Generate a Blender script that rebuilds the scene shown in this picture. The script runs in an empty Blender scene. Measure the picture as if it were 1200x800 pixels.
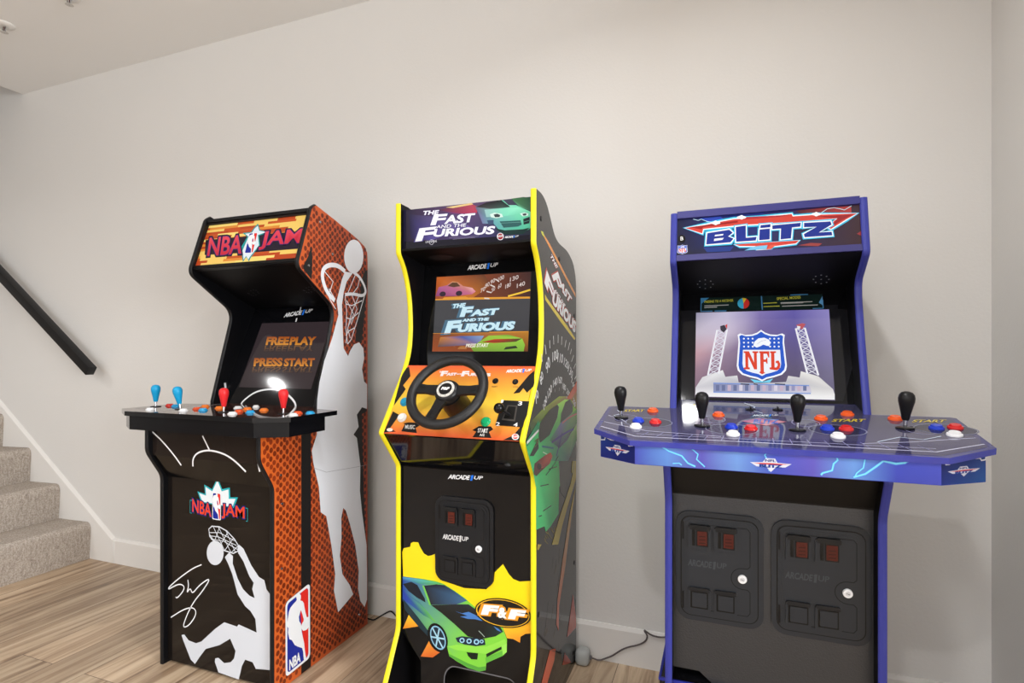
import bpy, bmesh, math, random
from mathutils import Vector, Matrix
random.seed(7)
S = bpy.context.scene
COL = S.collection
PI = math.pi

# ------------------------------------------------------------------ camera
F_PX, YAW, CY, CAM_H, CAM_D = 645.65, math.radians(20.78), 414.6, 1.16, 2.0871
cam_data = bpy.data.cameras.new('camera')
cam_data.sensor_width = 36.0
cam_data.lens = F_PX * 36.0 / 1200.0
cam_data.shift_y = (CY - 400.0) / 1200.0
cam_data.clip_start = 0.02
cam = bpy.data.objects.new('camera', cam_data)
COL.objects.link(cam)
cam.location = (0, -CAM_D, CAM_H)
cam.rotation_euler = (PI / 2, 0, YAW)
S.camera = cam

# ------------------------------------------------------------------ world, exposure, large lights
CEIL = 2.746
XR_WALL = 0.770
world = bpy.data.worlds.new('world'); S.world = world
world.use_nodes = True
bg = world.node_tree.nodes['Background']
bg.inputs[0].default_value = (0.80, 0.88, 1.0, 1)
bg.inputs[1].default_value = 0.9
vs = S.view_settings
vs.view_transform = 'Standard'; vs.look = 'None'; vs.exposure = -0.30; vs.gamma = 1.0
vs.use_curve_mapping = False


def area(name, loc, rot, sx, sy, power, color, spread=180):
    l = bpy.data.lights.new(name, 'AREA'); l.shape = 'RECTANGLE'
    l.size = sx; l.size_y = sy; l.energy = power; l.color = color; l.spread = math.radians(spread)
    o = bpy.data.objects.new(name, l); COL.objects.link(o)
    o.location = loc; o.rotation_euler = rot
    return o


# daylight through the windows behind the camera and in the far right wall
area('window_daylight', (-0.9, -5.24, 1.55), (PI / 2, 0, 0), 2.3, 1.7, 30, (0.97, 0.985, 1.0))
area('window_daylight', (-3.9, -5.24, 1.55), (PI / 2, 0, 0), 1.7, 1.7, 30, (0.97, 0.985, 1.0))
area('window_daylight', (3.64, -3.0, 1.55), (PI / 2, 0, PI / 2), 2.6, 1.7, 290, (0.95, 0.98, 1.0))
DOWNLIGHTS = [(-0.19, -1.14, 16), (-0.35, -2.9, 22), (-2.2, -2.9, 30), (-4.0, -2.05, 16)]


# ------------------------------------------------------------------ colour + materials
def lin(c):
    return tuple(((x / 255.0) / 12.92 if x / 255.0 <= 0.04045 else ((x / 255.0 + 0.055) / 1.055) ** 2.4) for x in c[:3])


MATS = {}


def new_mat(name):
    m = bpy.data.materials.new(name); m.use_nodes = True
    nt = m.node_tree
    b = nt.nodes['Principled BSDF']
    MATS[name] = m
    return m, nt, b


def attr_mat(name, rough, metal=0.0, emit=0.0, spec=0.5, bump=0.0, bscale=60.0, coat=0.0, dark=1.0):
    m, nt, b = new_mat(name)
    a = nt.nodes.new('ShaderNodeAttribute'); a.attribute_name = 'Col'
    col = a.outputs['Color']
    if dark != 1.0:
        mx = nt.nodes.new('ShaderNodeMix'); mx.data_type = 'RGBA'; mx.blend_type = 'MULTIPLY'
        mx.inputs['Factor'].default_value = 1.0
        nt.links.new(col, mx.inputs['A']); mx.inputs['B'].default_value = (dark, dark, dark, 1)
        nt.links.new(mx.outputs['Result'], b.inputs['Base Color'])
    else:
        nt.links.new(col, b.inputs['Base Color'])
    b.inputs['Roughness'].default_value = rough
    b.inputs['Metallic'].default_value = metal
    b.inputs['Specular IOR Level'].default_value = spec
    b.inputs['Coat Weight'].default_value = coat
    b.inputs['Coat Roughness'].default_value = 0.06
    if emit:
        nt.links.new(col, b.inputs['Emission Color'])
        b.inputs['Emission Strength'].default_value = emit
    if bump:
        t = nt.nodes.new('ShaderNodeTexCoord')
        n = nt.nodes.new('ShaderNodeTexNoise'); n.inputs['Scale'].default_value = bscale
        n.inputs['Detail'].default_value = 3
        bp = nt.nodes.new('ShaderNodeBump'); bp.inputs['Strength'].default_value = bump
        bp.inputs['Distance'].default_value = 0.002
        nt.links.new(t.outputs['Object'], n.inputs['Vector'])
        nt.links.new(n.outputs['Fac'], bp.inputs['Height'])
        nt.links.new(bp.outputs['Normal'], b.inputs['Normal'])
    return m


attr_mat('gloss', 0.14, spec=0.28, bump=0.02, bscale=220)
attr_mat('mirror_gloss', 0.05, spec=0.5, bump=0.004, bscale=60)
attr_mat('bezel_gloss', 0.06, spec=0.2, bump=0.004, bscale=60)
attr_mat('side_print', 0.07, spec=0.3, bump=0.004, bscale=60)
attr_mat('satin', 0.36, spec=0.28, bump=0.02, bscale=300)
attr_mat('matte', 0.5, spec=0.18, bump=0.05, bscale=400)
attr_mat('leathery', 0.42, spec=0.4, bump=0.3, bscale=500)
attr_mat('orange_peel', 0.33, metal=0.65, spec=0.6, bump=0.45, bscale=260)
attr_mat('metal', 0.22, metal=1.0, bump=0.02, bscale=200)
attr_mat('backlit', 0.14, emit=0.6, spec=0.3, bump=0.01, bscale=200, dark=0.5)
attr_mat('screen_glow', 0.07, emit=1.2, spec=0.3, bump=0.003, bscale=40, dark=0.08)


def wall_mat(name, c, bscale=95, bump=0.16):
    m, nt, b = new_mat(name)
    t = nt.nodes.new('ShaderNodeTexCoord')
    n = nt.nodes.new('ShaderNodeTexNoise'); n.inputs['Scale'].default_value = bscale; n.inputs['Detail'].default_value = 4
    n2 = nt.nodes.new('ShaderNodeTexNoise'); n2.inputs['Scale'].default_value = 1.3
    bp = nt.nodes.new('ShaderNodeBump'); bp.inputs['Strength'].default_value = bump; bp.inputs['Distance'].default_value = 0.004
    r = nt.nodes.new('ShaderNodeValToRGB')
    l = lin(c)
    r.color_ramp.elements[0].position = 0.3; r.color_ramp.elements[0].color = (l[0] * .98, l[1] * .98, l[2] * .98, 1)
    r.color_ramp.elements[1].position = 0.7; r.color_ramp.elements[1].color = (l[0], l[1], l[2], 1)
    nt.links.new(t.outputs['Object'], n.inputs['Vector']); nt.links.new(t.outputs['Object'], n2.inputs['Vector'])
    nt.links.new(n.outputs['Fac'], bp.inputs['Height']); nt.links.new(bp.outputs['Normal'], b.inputs['Normal'])
    nt.links.new(n2.outputs['Fac'], r.inputs['Fac']); nt.links.new(r.outputs['Color'], b.inputs['Base Color'])
    b.inputs['Roughness'].default_value = 0.75; b.inputs['Specular IOR Level'].default_value = 0.25
    return m


wall_mat('wall_paint', (223, 221, 218))
wall_mat('ceiling_paint', (240, 240, 239), 140, 0.08)
wall_mat('trim_paint', (228, 225, 221), 30, 0.02)


def floor_mat():
    m, nt, b = new_mat('plank_floor')
    L = nt.links.new
    t = nt.nodes.new('ShaderNodeTexCoord')
    mp = nt.nodes.new('ShaderNodeMapping'); mp.inputs['Rotation'].default_value = (0, 0, PI / 2)
    L(t.outputs['Object'], mp.inputs['Vector'])
    br = nt.nodes.new('ShaderNodeTexBrick')
    br.offset = 0.37; br.inputs['Scale'].default_value = 1.0
    br.inputs['Brick Width'].default_value = 1.22; br.inputs['Row Height'].default_value = 0.18
    br.inputs['Mortar Size'].default_value = 0.0012; br.inputs['Mortar Smooth'].default_value = 0.1
    br.inputs['Bias'].default_value = 0.0
    br.inputs['Color1'].default_value = (0.0, 0.0, 0.0, 1); br.inputs['Color2'].default_value = (1, 1, 1, 1)
    br.inputs['Mortar'].default_value = (0.5, 0.5, 0.5, 1)
    L(mp.outputs['Vector'], br.inputs['Vector'])
    # long grain
    mp2 = nt.nodes.new('ShaderNodeMapping'); mp2.inputs['Scale'].default_value = (16, 1.1, 1)
    L(t.outputs['Object'], mp2.inputs['Vector'])
    ad = nt.nodes.new('ShaderNodeVectorMath'); ad.operation = 'MULTIPLY_ADD'
    ad.inputs[1].default_value = (7, 13, 0)
    L(br.outputs['Color'], ad.inputs[0]); L(mp2.outputs['Vector'], ad.inputs[2])
    n = nt.nodes.new('ShaderNodeTexNoise'); n.inputs['Scale'].default_value = 1.0; n.inputs['Detail'].default_value = 6
    n.inputs['Roughness'].default_value = 0.62; n.inputs['Distortion'].default_value = 1.2
    L(ad.outputs['Vector'], n.inputs['Vector'])
    r = nt.nodes.new('ShaderNodeValToRGB')
    e = r.color_ramp.elements
    e[0].position = 0.30; e[0].color = (*lin((98, 74, 54)), 1)
    e[1].position = 0.72; e[1].color = (*lin((212, 190, 162)), 1)
    k = e.new(0.44); k.color = (*lin((160, 134, 108)), 1)
    k = e.new(0.56); k.color = (*lin((194, 170, 142)), 1)
    L(n.outputs['Fac'], r.inputs['Fac'])
    hs = nt.nodes.new('ShaderNodeHueSaturation')
    mr = nt.nodes.new('ShaderNodeMapRange'); mr.inputs['To Min'].default_value = 0.78; mr.inputs['To Max'].default_value = 1.1
    L(br.outputs['Color'], mr.inputs['Value']); L(mr.outputs['Result'], hs.inputs['Value'])
    L(r.outputs['Color'], hs.inputs['Color'])
    mx = nt.nodes.new('ShaderNodeMix'); mx.data_type = 'RGBA'
    mx.inputs['B'].default_value = (*lin((92, 72, 58)), 1)
    L(br.outputs['Fac'], mx.inputs['Factor']); L(hs.outputs['Color'], mx.inputs['A'])
    L(mx.outputs['Result'], b.inputs['Base Color'])
    b.inputs['Roughness'].default_value = 0.38
    bp = nt.nodes.new('ShaderNodeBump'); bp.inputs['Strength'].default_value = 0.12; bp.inputs['Distance'].default_value = 0.002
    L(n.outputs['Fac'], bp.inputs['Height']); L(bp.outputs['Normal'], b.inputs['Normal'])


floor_mat()


def carpet_mat():
    m, nt, b = new_mat('carpet')
    L = nt.links.new
    t = nt.nodes.new('ShaderNodeTexCoord')
    mp = nt.nodes.new('ShaderNodeMapping'); mp.inputs['Scale'].default_value = (90, 120, 30)
    L(t.outputs['Object'], mp.inputs['Vector'])
    n = nt.nodes.new('ShaderNodeTexNoise'); n.inputs['Scale'].default_value = 1.0; n.inputs['Detail'].default_value = 5; n.inputs['Roughness'].default_value = 0.7
    L(mp.outputs['Vector'], n.inputs['Vector'])
    n2 = nt.nodes.new('ShaderNodeTexNoise'); n2.inputs['Scale'].default_value = 160; n2.inputs['Detail'].default_value = 2
    L(t.outputs['Object'], n2.inputs['Vector'])
    a = nt.nodes.new('ShaderNodeMath'); a.operation = 'ADD'
    L(n.outputs['Fac'], a.inputs[0]); L(n2.outputs['Fac'], a.inputs[1])
    h = nt.nodes.new('ShaderNodeMath'); h.operation = 'MULTIPLY'; h.inputs[1].default_value = 0.5
    L(a.outputs[0], h.inputs[0])
    r = nt.nodes.new('ShaderNodeValToRGB'); e = r.color_ramp.elements
    e[0].position = 0.34; e[0].color = (*lin((140, 128, 118)), 1)
    e[1].position = 0.66; e[1].color = (*lin((204, 194, 184)), 1)
    k = e.new(0.5); k.color = (*lin((176, 165, 154)), 1)
    L(h.outputs[0], r.inputs['Fac']); L(r.outputs['Color'], b.inputs['Base Color'])
    b.inputs['Roughness'].default_value = 0.95; b.inputs['Specular IOR Level'].default_value = 0.1
    bp = nt.nodes.new('ShaderNodeBump'); bp.inputs['Strength'].default_value = 0.9; bp.inputs['Distance'].default_value = 0.006
    L(h.outputs[0], bp.inputs['Height']); L(bp.outputs['Normal'], b.inputs['Normal'])


carpet_mat()
m, nt, b = new_mat('lamp_lens')
b.inputs['Base Color'].default_value = (1, 1, 1, 1)
b.inputs['Emission Color'].default_value = (1.0, 0.96, 0.90, 1); b.inputs['Emission Strength'].default_value = 14
m, nt, b = new_mat('window_glass')
b.inputs['Transmission Weight'].default_value = 1.0; b.inputs['Roughness'].default_value = 0.0; b.inputs['IOR'].default_value = 1.02


# ------------------------------------------------------------------ planes, mesh builder
CAMP = Vector((0, -CAM_D, CAM_H))
FWD = Vector((-math.sin(YAW), math.cos(YAW), 0)); RGT = Vector((math.cos(YAW), math.sin(YAW), 0)); UPV = Vector((0, 0, 1))


class Face:
    """A real plane in the room; measured photo points are carried onto it."""

    def __init__(s, p0, n, up=(0, 0, 1)):
        s.p0 = Vector(p0); s.n = Vector(n).normalized()
        up = Vector(up)
        s.v = (up - s.n * up.dot(s.n)).normalized(); s.u = s.v.cross(s.n)

    def px(s, x, y):
        d = FWD + RGT * ((x - 600.0) / F_PX) + UPV * ((CY - y) / F_PX)
        k = (s.p0 - CAMP).dot(s.n) / d.dot(s.n)
        r = CAMP + d * k - s.p0
        return (r.dot(s.u), r.dot(s.v))

    def pos(s, u, v, h=0.0):
        return s.p0 + s.u * u + s.v * v + s.n * h

    def pts(s, lst):
        return [s.px(*p) for p in lst]

    def at(s, x, y, h=0.0):
        return s.pos(*s.px(x, y), h)


def Z(k, ox, oy, pts):
    return [(ox + x / k, oy + y / k) for x, y in pts]


LAYER = 0.00028
GLYPHS = {}


def glyphs(text, weight, font_space=1.0):
    key = (text, weight, font_space)
    if key in GLYPHS:
        return GLYPHS[key]
    cu = bpy.data.curves.new('tmp', 'FONT'); cu.body = text; cu.dimensions = '2D'; cu.fill_mode = 'BOTH'
    cu.offset = weight; cu.resolution_u = 3; cu.space_character = font_space
    ob = bpy.data.objects.new('tmp', cu); COL.objects.link(ob)
    dg = bpy.context.evaluated_depsgraph_get()
    me = bpy.data.meshes.new_from_object(ob.evaluated_get(dg))
    vs_ = [tuple(v.co)[:2] for v in me.vertices]; fs = [tuple(p.vertices) for p in me.polygons]
    bpy.data.objects.remove(ob); bpy.data.curves.remove(cu); bpy.data.meshes.remove(me)
    xs = [v[0] for v in vs_]; ys = [v[1] for v in vs_]
    GLYPHS[key] = (vs_, fs, (min(xs), max(xs), min(ys), max(ys)))
    return GLYPHS[key]


class MB:
    def __init__(s):
        s.v = []; s.f = []; s.c = []; s.m = []; s.sm = []; s.k = 0

    def face(s, pts, col, mat='gloss', smooth=False):
        i = len(s.v); s.v += [tuple(p) for p in pts]
        s.f.append(tuple(range(i, i + len(pts)))); s.m.append(mat); s.sm.append(smooth)
        s.c.append([lin(col)] * len(pts) if not isinstance(col, list) else [lin(c) for c in col])

    def raw(s, verts, faces, col, mat, smooth=False):
        i = len(s.v); s.v += [tuple(p) for p in verts]
        for f in faces:
            s.f.append(tuple(i + k for k in f)); s.m.append(mat); s.sm.append(smooth)
            s.c.append([lin(col)] * len(f))

    # ---- flat print on a plane
    def poly(s, F, uv, col, layer=1, mat='gloss'):
        s.k += 1
        h = layer * LAYER + (s.k % 100) * 2.5e-6       # no two prints share a plane
        # keep winding facing outward
        a = sum(uv[i][0] * uv[(i + 1) % len(uv)][1] - uv[(i + 1) % len(uv)][0] * uv[i][1] for i in range(len(uv)))
        if a < 0:
            uv = uv[::-1]
            if isinstance(col, list): col = col[::-1]
        if callable(col):
            col = [col(u, v) for u, v in uv]
        s.face([F.pos(u, v, h) for u, v in uv], col, mat)

    def ppoly(s, F, pxs, col, layer=1, mat='gloss'):
        uv = F.pts(pxs)
        if callable(col):
            col = [col(*p) for p in pxs]
        s.poly(F, uv, col, layer, mat)

    def ell(s, F, cx, cy, rx, ry, col, layer=1, mat='gloss', rot=0.0, n=28):
        c, q = math.cos(rot), math.sin(rot)
        s.ppoly(F, [(cx + rx * math.cos(t) * c - ry * math.sin(t) * q, cy + rx * math.cos(t) * q + ry * math.sin(t) * c)
                    for t in [2 * PI * i / n for i in range(n)]], col, layer, mat)

    def stroke(s, F, pxs, w, col, layer=2, mat='gloss', closed=False, uv=False, smooth=0):
        P = [Vector(p) for p in (pxs if uv else F.pts(pxs))]
        for _ in range(smooth):
            Q = [P[0]]
            for a, b2 in zip(P[:-1], P[1:]):
                Q += [a * .75 + b2 * .25, a * .25 + b2 * .75]
            Q.append(P[-1]); P = Q
        if closed: P = P + [P[0]]
        L_, R_ = [], []
        n = len(P)
        for i in range(n):
            if closed and i in (0, n - 1):
                d = (P[1] - P[0]).normalized() + (P[-1] - P[-2]).normalized()
            else:
                d = Vector((0, 0))
                if i > 0: d += (P[i] - P[i - 1]).normalized()
                if i < n - 1: d += (P[i + 1] - P[i]).normalized()
            if d.length < 1e-6: d = Vector((1, 0))
            d.normalize(); nn = Vector((-d.y, d.x)) * (w / 2)
            L_.append(P[i] + nn); R_.append(P[i] - nn)
        k0 = s.k
        for i in range(n - 1):
            s.k = k0
            s.poly(F, [tuple(R_[i]), tuple(R_[i + 1]), tuple(L_[i + 1]), tuple(L_[i])], col, layer, mat)

    def text(s, F, t, bl, br, tl, col, layer=3, weight=0.0, mat='gloss', uv=False, space=1.0, grow=0.0, col2=None):
        """lettering: bl, br, tl are the photo points of the text's box corners; grow = outline width"""
        if not uv: bl, br, tl = F.px(*bl), F.px(*br), F.px(*tl)
        _, _, bb = glyphs(t, weight, space)
        vs_, fs, _ = glyphs(t, weight + grow, space)
        s.k += 1
        h = layer * LAYER + (s.k % 100) * 2.5e-6
        out = []; nx = []
        for x, y in vs_:
            a = (x - bb[0]) / (bb[1] - bb[0]); b2 = (y - bb[2]) / (bb[3] - bb[2])
            out.append(F.pos(bl[0] + a * (br[0] - bl[0]) + b2 * (tl[0] - bl[0]), bl[1] + a * (br[1] - bl[1]) + b2 * (tl[1] - bl[1]), h)); nx.append(b2)
        i = len(s.v); s.v += [tuple(p) for p in out]
        c1 = lin(col); c2 = lin(col2) if col2 else c1
        for f in fs:
            s.f.append(tuple(i + k for k in f)); s.m.append(mat); s.sm.append(False)
            s.c.append([tuple(c1[j] * (1 - max(0, min(1, nx[k]))) + c2[j] * max(0, min(1, nx[k])) for j in range(3)) for k in f])

    # ---- solids
    def box(s, x0, x1, y0, y1, z0, z1, col, mat='gloss', bev=0.0, M=None, seg=2):
        bm = bmesh.new(); bmesh.ops.create_cube(bm, size=1.0)
        for v in bm.verts:
            v.co = ((x0 + x1) / 2 + v.co.x * (x1 - x0), (y0 + y1) / 2 + v.co.y * (y1 - y0), (z0 + z1) / 2 + v.co.z * (z1 - z0))
        if bev: bmesh.ops.bevel(bm, geom=bm.edges[:], offset=bev, segments=seg, affect='EDGES', profile=0.5)
        s.bm(bm, col, mat, M, smooth=bool(bev))

    def bm(s, bm, col, mat, M=None, smooth=False):
        if M: bm.transform(M)
        bm.verts.index_update()
        s.raw([v.co[:] for v in bm.verts], [[v.index for v in f.verts] for f in bm.faces], col, mat, smooth)
        bm.free()

    def prism_x(s, prof, x0, x1, col, mat='gloss', edge=None):
        """profile in (y, z), extruded along x"""
        a = sum(prof[i][0] * prof[(i + 1) % len(prof)][1] - prof[(i + 1) % len(prof)][0] * prof[i][1] for i in range(len(prof)))
        if a < 0: prof = prof[::-1]
        s.face([(x1, y, z) for y, z in prof], col, mat)
        s.face([(x0, y, z) for y, z in prof[::-1]], edge or col, mat)
        for i in range(len(prof)):
            (ya, za), (yb, zb) = prof[i], prof[(i + 1) % len(prof)]
            s.face([(x0, ya, za), (x0, yb, zb), (x1, yb, zb), (x1, ya, za)], edge or col, mat)

    def slab(s, F, uv, h0, h1, col, mat='gloss', side=None):
        """a plate standing on a plane"""
        a = sum(uv[i][0] * uv[(i + 1) % len(uv)][1] - uv[(i + 1) % len(uv)][0] * uv[i][1] for i in range(len(uv)))
        if a < 0: uv = uv[::-1]
        s.face([F.pos(u, v, h1) for u, v in uv], col, mat)
        s.face([F.pos(u, v, h0) for u, v in uv[::-1]], side or col, mat)
        for i in range(len(uv)):
            (ua, va), (ub, vb) = uv[i], uv[(i + 1) % len(uv)]
            s.face([F.pos(ua, va, h0), F.pos(ub, vb, h0), F.pos(ub, vb, h1), F.pos(ua, va, h1)], side or col, mat)

    def lathe(s, prof, col, mat='gloss', n=24, M=None, caps=True):
        """profile (r, z) around z"""
        vs_ = []; fs = []
        for r, z in prof:
            for i in range(n):
                t = 2 * PI * i / n; p = Vector((r * math.cos(t), r * math.sin(t), z))
                vs_.append(M @ p if M else p)
        for j in range(len(prof) - 1):
            for i in range(n):
                k = (i + 1) % n
                fs.append((j * n + i, j * n + k, (j + 1) * n + k, (j + 1) * n + i))
        if caps:
            fs.append(tuple(range(n))[::-1]); fs.append(tuple((len(prof) - 1) * n + i for i in range(n)))
        s.raw(vs_, fs, col, mat, True)

    def tube(s, pts, r, col, mat='satin', n=10):
        P = [Vector(p) for p in pts]
        vs_ = []; fs = []
        for i, p in enumerate(P):
            d = (P[min(i + 1, len(P) - 1)] - P[max(i - 1, 0)]).normalized()
            a = d.cross(Vector((0, 0, 1)))
            if a.length < 1e-3: a = d.cross(Vector((0, 1, 0)))
            a.normalize(); b2 = d.cross(a)
            for k in range(n):
                t = 2 * PI * k / n; vs_.append(p + (a * math.cos(t) + b2 * math.sin(t)) * r)
        for i in range(len(P) - 1):
            for k in range(n):
                q = (k + 1) % n
                fs.append((i * n + k, i * n + q, (i + 1) * n + q, (i + 1) * n + k))
        fs.append(tuple(range(n))[::-1]); fs.append(tuple((len(P) - 1) * n + k for k in range(n)))
        s.raw(vs_, fs, col, mat, True)

    def edge_band(s, path, x0, x1, col, mat='satin', out=0.004):
        """rounded edge trim along a (y, z) path; the outside is to the path's left"""
        n = len(path); secs = []
        xm = (x0 + x1) / 2; hw = (x1 - x0) / 2
        cs = [(-1, -.002), (-1, .0005), (-.7, .7 * out), (0, out), (.7, .7 * out), (1, .0005), (1, -.002)]
        for i in range(n):
            d = Vector((0, 0))
            if i > 0: d += (Vector(path[i]) - Vector(path[i - 1])).normalized()
            if i < n - 1: d += (Vector(path[i + 1]) - Vector(path[i])).normalized()
            d.normalize(); nn = Vector((-d.y, d.x))
            if nn.length == 0: nn = Vector((-1, 0))
            secs.append([(xm + a * hw, path[i][0] + nn.x * o, path[i][1] + nn.y * o) for a, o in cs])
        vs_ = [p for sec in secs for p in sec]; k = len(cs); fs = []
        for i in range(n - 1):
            for j in range(k - 1):
                fs.append((i * k + j, i * k + j + 1, (i + 1) * k + j + 1, (i + 1) * k + j))
        fs.append(tuple(range(k))[::-1]); fs.append(tuple((n - 1) * k + j for j in range(k)))
        s.raw(vs_, fs, col, mat, False)

    def build(s, name, parent=None, origin=(0, 0, 0), local=False):
        me = bpy.data.meshes.new(name)
        o = Vector(origin)
        vv = s.v if local else [tuple(Vector(p) - o) for p in s.v]
        me.from_pydata(vv, [], s.f)
        names = sorted(set(s.m))
        for nme in names: me.materials.append(MATS[nme])
        me.polygons.foreach_set('material_index', [names.index(x) for x in s.m])
        me.polygons.foreach_set('use_smooth', s.sm)
        ca = me.color_attributes.new('Col', 'FLOAT_COLOR', 'CORNER')
        flat = []
        for cl in s.c:
            for c in cl: flat += [c[0], c[1], c[2], 1.0]
        ca.data.foreach_set('color', flat)
        if any(s.sm):
            bm = bmesh.new(); bm.from_mesh(me)
            for e in bm.edges:
                if len(e.link_faces) == 2 and e.calc_face_angle(0) > math.radians(42): e.smooth = False
            bm.to_mesh(me); bm.free()
        me.update()
        ob = bpy.data.objects.new(name, me); COL.objects.link(ob)
        if parent: ob.parent = parent
        return ob


def thing(name, label, cat, loc=(0, 0, 0), group=None):
    o = bpy.data.objects.new(name, None); COL.objects.link(o); o.location = loc
    o.empty_display_size = 0.1
    o['label'] = label; o['category'] = cat
    if group: o['group'] = group
    return o


def tag(o, label, cat, group=None):
    o['label'] = label; o['category'] = cat
    if group: o['group'] = group
    return o


def struct(mb, name):
    o = mb.build(name); o['kind'] = 'structure'; return o


def dup(o, loc, parent, label=None):
    c = o.copy(); COL.objects.link(c); c.parent = parent; c.location = loc
    if label: c['label'] = label
    for ch in o.children:
        d = ch.copy(); COL.objects.link(d); d.parent = c
    return c


def fillet(pts, rad):
    """round the corners of an open (y, z) path; rad maps point index -> radius"""
    out = []
    for i, p in enumerate(pts):
        r = rad.get(i, 0)
        if not r or i in (0, len(pts) - 1):
            out.append(p); continue
        a, b2, c = Vector(pts[i - 1]), Vector(p), Vector(pts[i + 1])
        da, dc = (a - b2), (c - b2)
        q = min(r, da.length * .49, dc.length * .49)
        A, C = b2 + da.normalized() * q, b2 + dc.normalized() * q
        for k in range(7):
            t = k / 6.0
            out.append(tuple((1 - t) ** 2 * A + 2 * t * (1 - t) * b2 + t * t * C))
    return out


def rrect(u0, v0, u1, v1, r, n=6):
    P = []
    for cx, cy, a0 in ((u1 - r, v1 - r, 0), (u0 + r, v1 - r, 90), (u0 + r, v0 + r, 180), (u1 - r, v0 + r, 270)):
        for k in range(n + 1):
            t = math.radians(a0 + 90.0 * k / n); P.append((cx + r * math.cos(t), cy + r * math.sin(t)))
    return P


BLACK = (8, 8, 11); WHITE = (236, 238, 242)


# ------------------------------------------------------------------ the room
def room():
    X0, X1, Y0, ZT = -7.7, 3.6, -5.2, 5.2
    YS = -1.25                       # front edge of the stairwell opening
    XS = -3.99                       # where the ceiling stops above the stairs
    G3 = (200,) * 3
    mb = MB(); mb.box(X0 - .1, X1 + .1, Y0 - .1, .1, -.1, 0, (180, 160, 140), 'plank_floor'); struct(mb, 'floor')
    mb = MB(); mb.box(X0 - .1, X1 + .1, 0, .1, 0, ZT, G3, 'wall_paint'); struct(mb, 'wall_back')
    mb = MB(); mb.box(XR_WALL, XR_WALL + .14, -1.1, 0, 0, CEIL + .3, G3, 'wall_paint'); struct(mb, 'wall_right')
    mb = MB(); mb.box(X0 - .1, X0, Y0, 0, 0, ZT, G3, 'wall_paint'); struct(mb, 'wall_left')
    mb = MB()
    mb.box(XS, X1, Y0, 0, CEIL, CEIL + .3, G3, 'ceiling_paint')
    mb.box(X0, XS, Y0, YS, CEIL, CEIL + .3, G3, 'ceiling_paint')
    struct(mb, 'ceiling')
    mb = MB(); mb.box(X0, XS + .1, YS - .1, 0, ZT, ZT + .1, G3, 'ceiling_paint'); struct(mb, 'ceiling_stairwell')
    mb = MB(); mb.box(XS, XS + .1, YS - .1, 0, CEIL + .3, ZT, G3, 'wall_paint'); struct(mb, 'wall_stairwell_right')
    mb = MB(); mb.box(X0, XS, YS - .1, YS, CEIL + .3, ZT, G3, 'wall_paint'); struct(mb, 'wall_stairwell_front')
    zs, zt, t = 0.65, 2.45, .05
    # wall behind the camera with two windows
    mb = MB()
    xs = [X0, -4.8, -3.0, -2.1, 0.3, X1]
    for i in range(0, 5):
        for z0, z1 in (((0, zs), (zt, CEIL + .3)) if i in (1, 3) else ((0, CEIL + .3),)):
            mb.box(xs[i], xs[i + 1], Y0 - .15, Y0, z0, z1, G3, 'wall_paint')
    struct(mb, 'wall_front')
    # far right wall with one window
    mb = MB()
    ys = [Y0, -4.4, -1.6, 0]
    for i in range(3):
        for z0, z1 in (((0, zs), (zt, CEIL + .3)) if i == 1 else ((0, CEIL + .3),)):
            mb.box(X1, X1 + .15, ys[i], ys[i + 1], z0, z1, G3, 'wall_paint')
    struct(mb, 'wall_far_right')
    W_ = (235,) * 3
    for n_, xa, xb in ((1, -2.1, 0.3), (2, -4.8, -3.0), (3, -4.4, -1.6)):
        w = MB(); g = MB()
        for (p0, p1, z0, z1) in ((xa, xb, zs, zs + t), (xa, xb, zt - t, zt), (xa, xa + t, zs + t, zt - t), (xb - t, xb, zs + t, zt - t), ((xa + xb) / 2 - .02, (xa + xb) / 2 + .02, zs + t, zt - t)):
            if n_ < 3: w.box(p0, p1, Y0 - .03, Y0 + .01, z0, z1, W_, 'trim_paint')
            else: w.box(X1 - .01, X1 + .03, p0, p1, z0, z1, W_, 'trim_paint')
        fr = struct(w, 'window_%d' % n_)
        if n_ < 3: g.box(xa + t, xb - t, Y0 - .125, Y0 - .12, zs + t, zt - t, (255,) * 3, 'window_glass')
        else: g.box(X1 + .12, X1 + .125, xa + t, xb - t, zs + t, zt - t, (255,) * 3, 'window_glass')
        g.build('pane', fr)
    # baseboards: flat board with a sloped, lighter top
    def board(a, b2, name):
        m_ = MB()
        prof = [(0, 0), (-.014, 0), (-.014, .124), (-.006, .137), (0, .137)]
        m_.prism_x(prof, a, b2, (200,) * 3, 'trim_paint'); return struct(m_, name)
    board(-3.155, XR_WALL, 'baseboard_back')
    mb = MB(); mb.box(XR_WALL - .014, XR_WALL, -1.1, -.014, 0, .132, (200,) * 3, 'trim_paint', bev=.003); struct(mb, 'baseboard_right')
    # sloped skirt board beside the stairs
    mb = MB()
    sl = (0.859 - 0.115) / (4.219 - 3.155)
    xa, xb = -3.155, -6.2
    za, zb = .118, .118 + sl * (xa - xb)
    V = lambda x, y, z: (x, y, z)
    for (dz0, y0, dz1, y1, c) in ((-9, -.014, 0, -.014, 0), (0, -.014, .014, -.004, 0), (.014, -.004, .018, 0, 0)):
        p = [V(xa, y0, 0 if dz0 == -9 else za + dz0), V(xb, y0, 0 if dz0 == -9 else zb + dz0), V(xb, y1, zb + dz1), V(xa, y1, za + dz1)]
        mb.face(p[::-1], (200,) * 3, 'trim_paint')
    mb.face([V(xa, 0, 0), V(xa, 0, za + .018), V(xa, -.014, za), V(xa, -.014, 0)][::-1], (200,) * 3, 'trim_paint')
    mb.box(xa - .006, xa + .012, -.018, 0, 0, za + .012, (200,) * 3, 'trim_paint', bev=.003)
    struct(mb, 'trim_1')


room()


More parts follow.
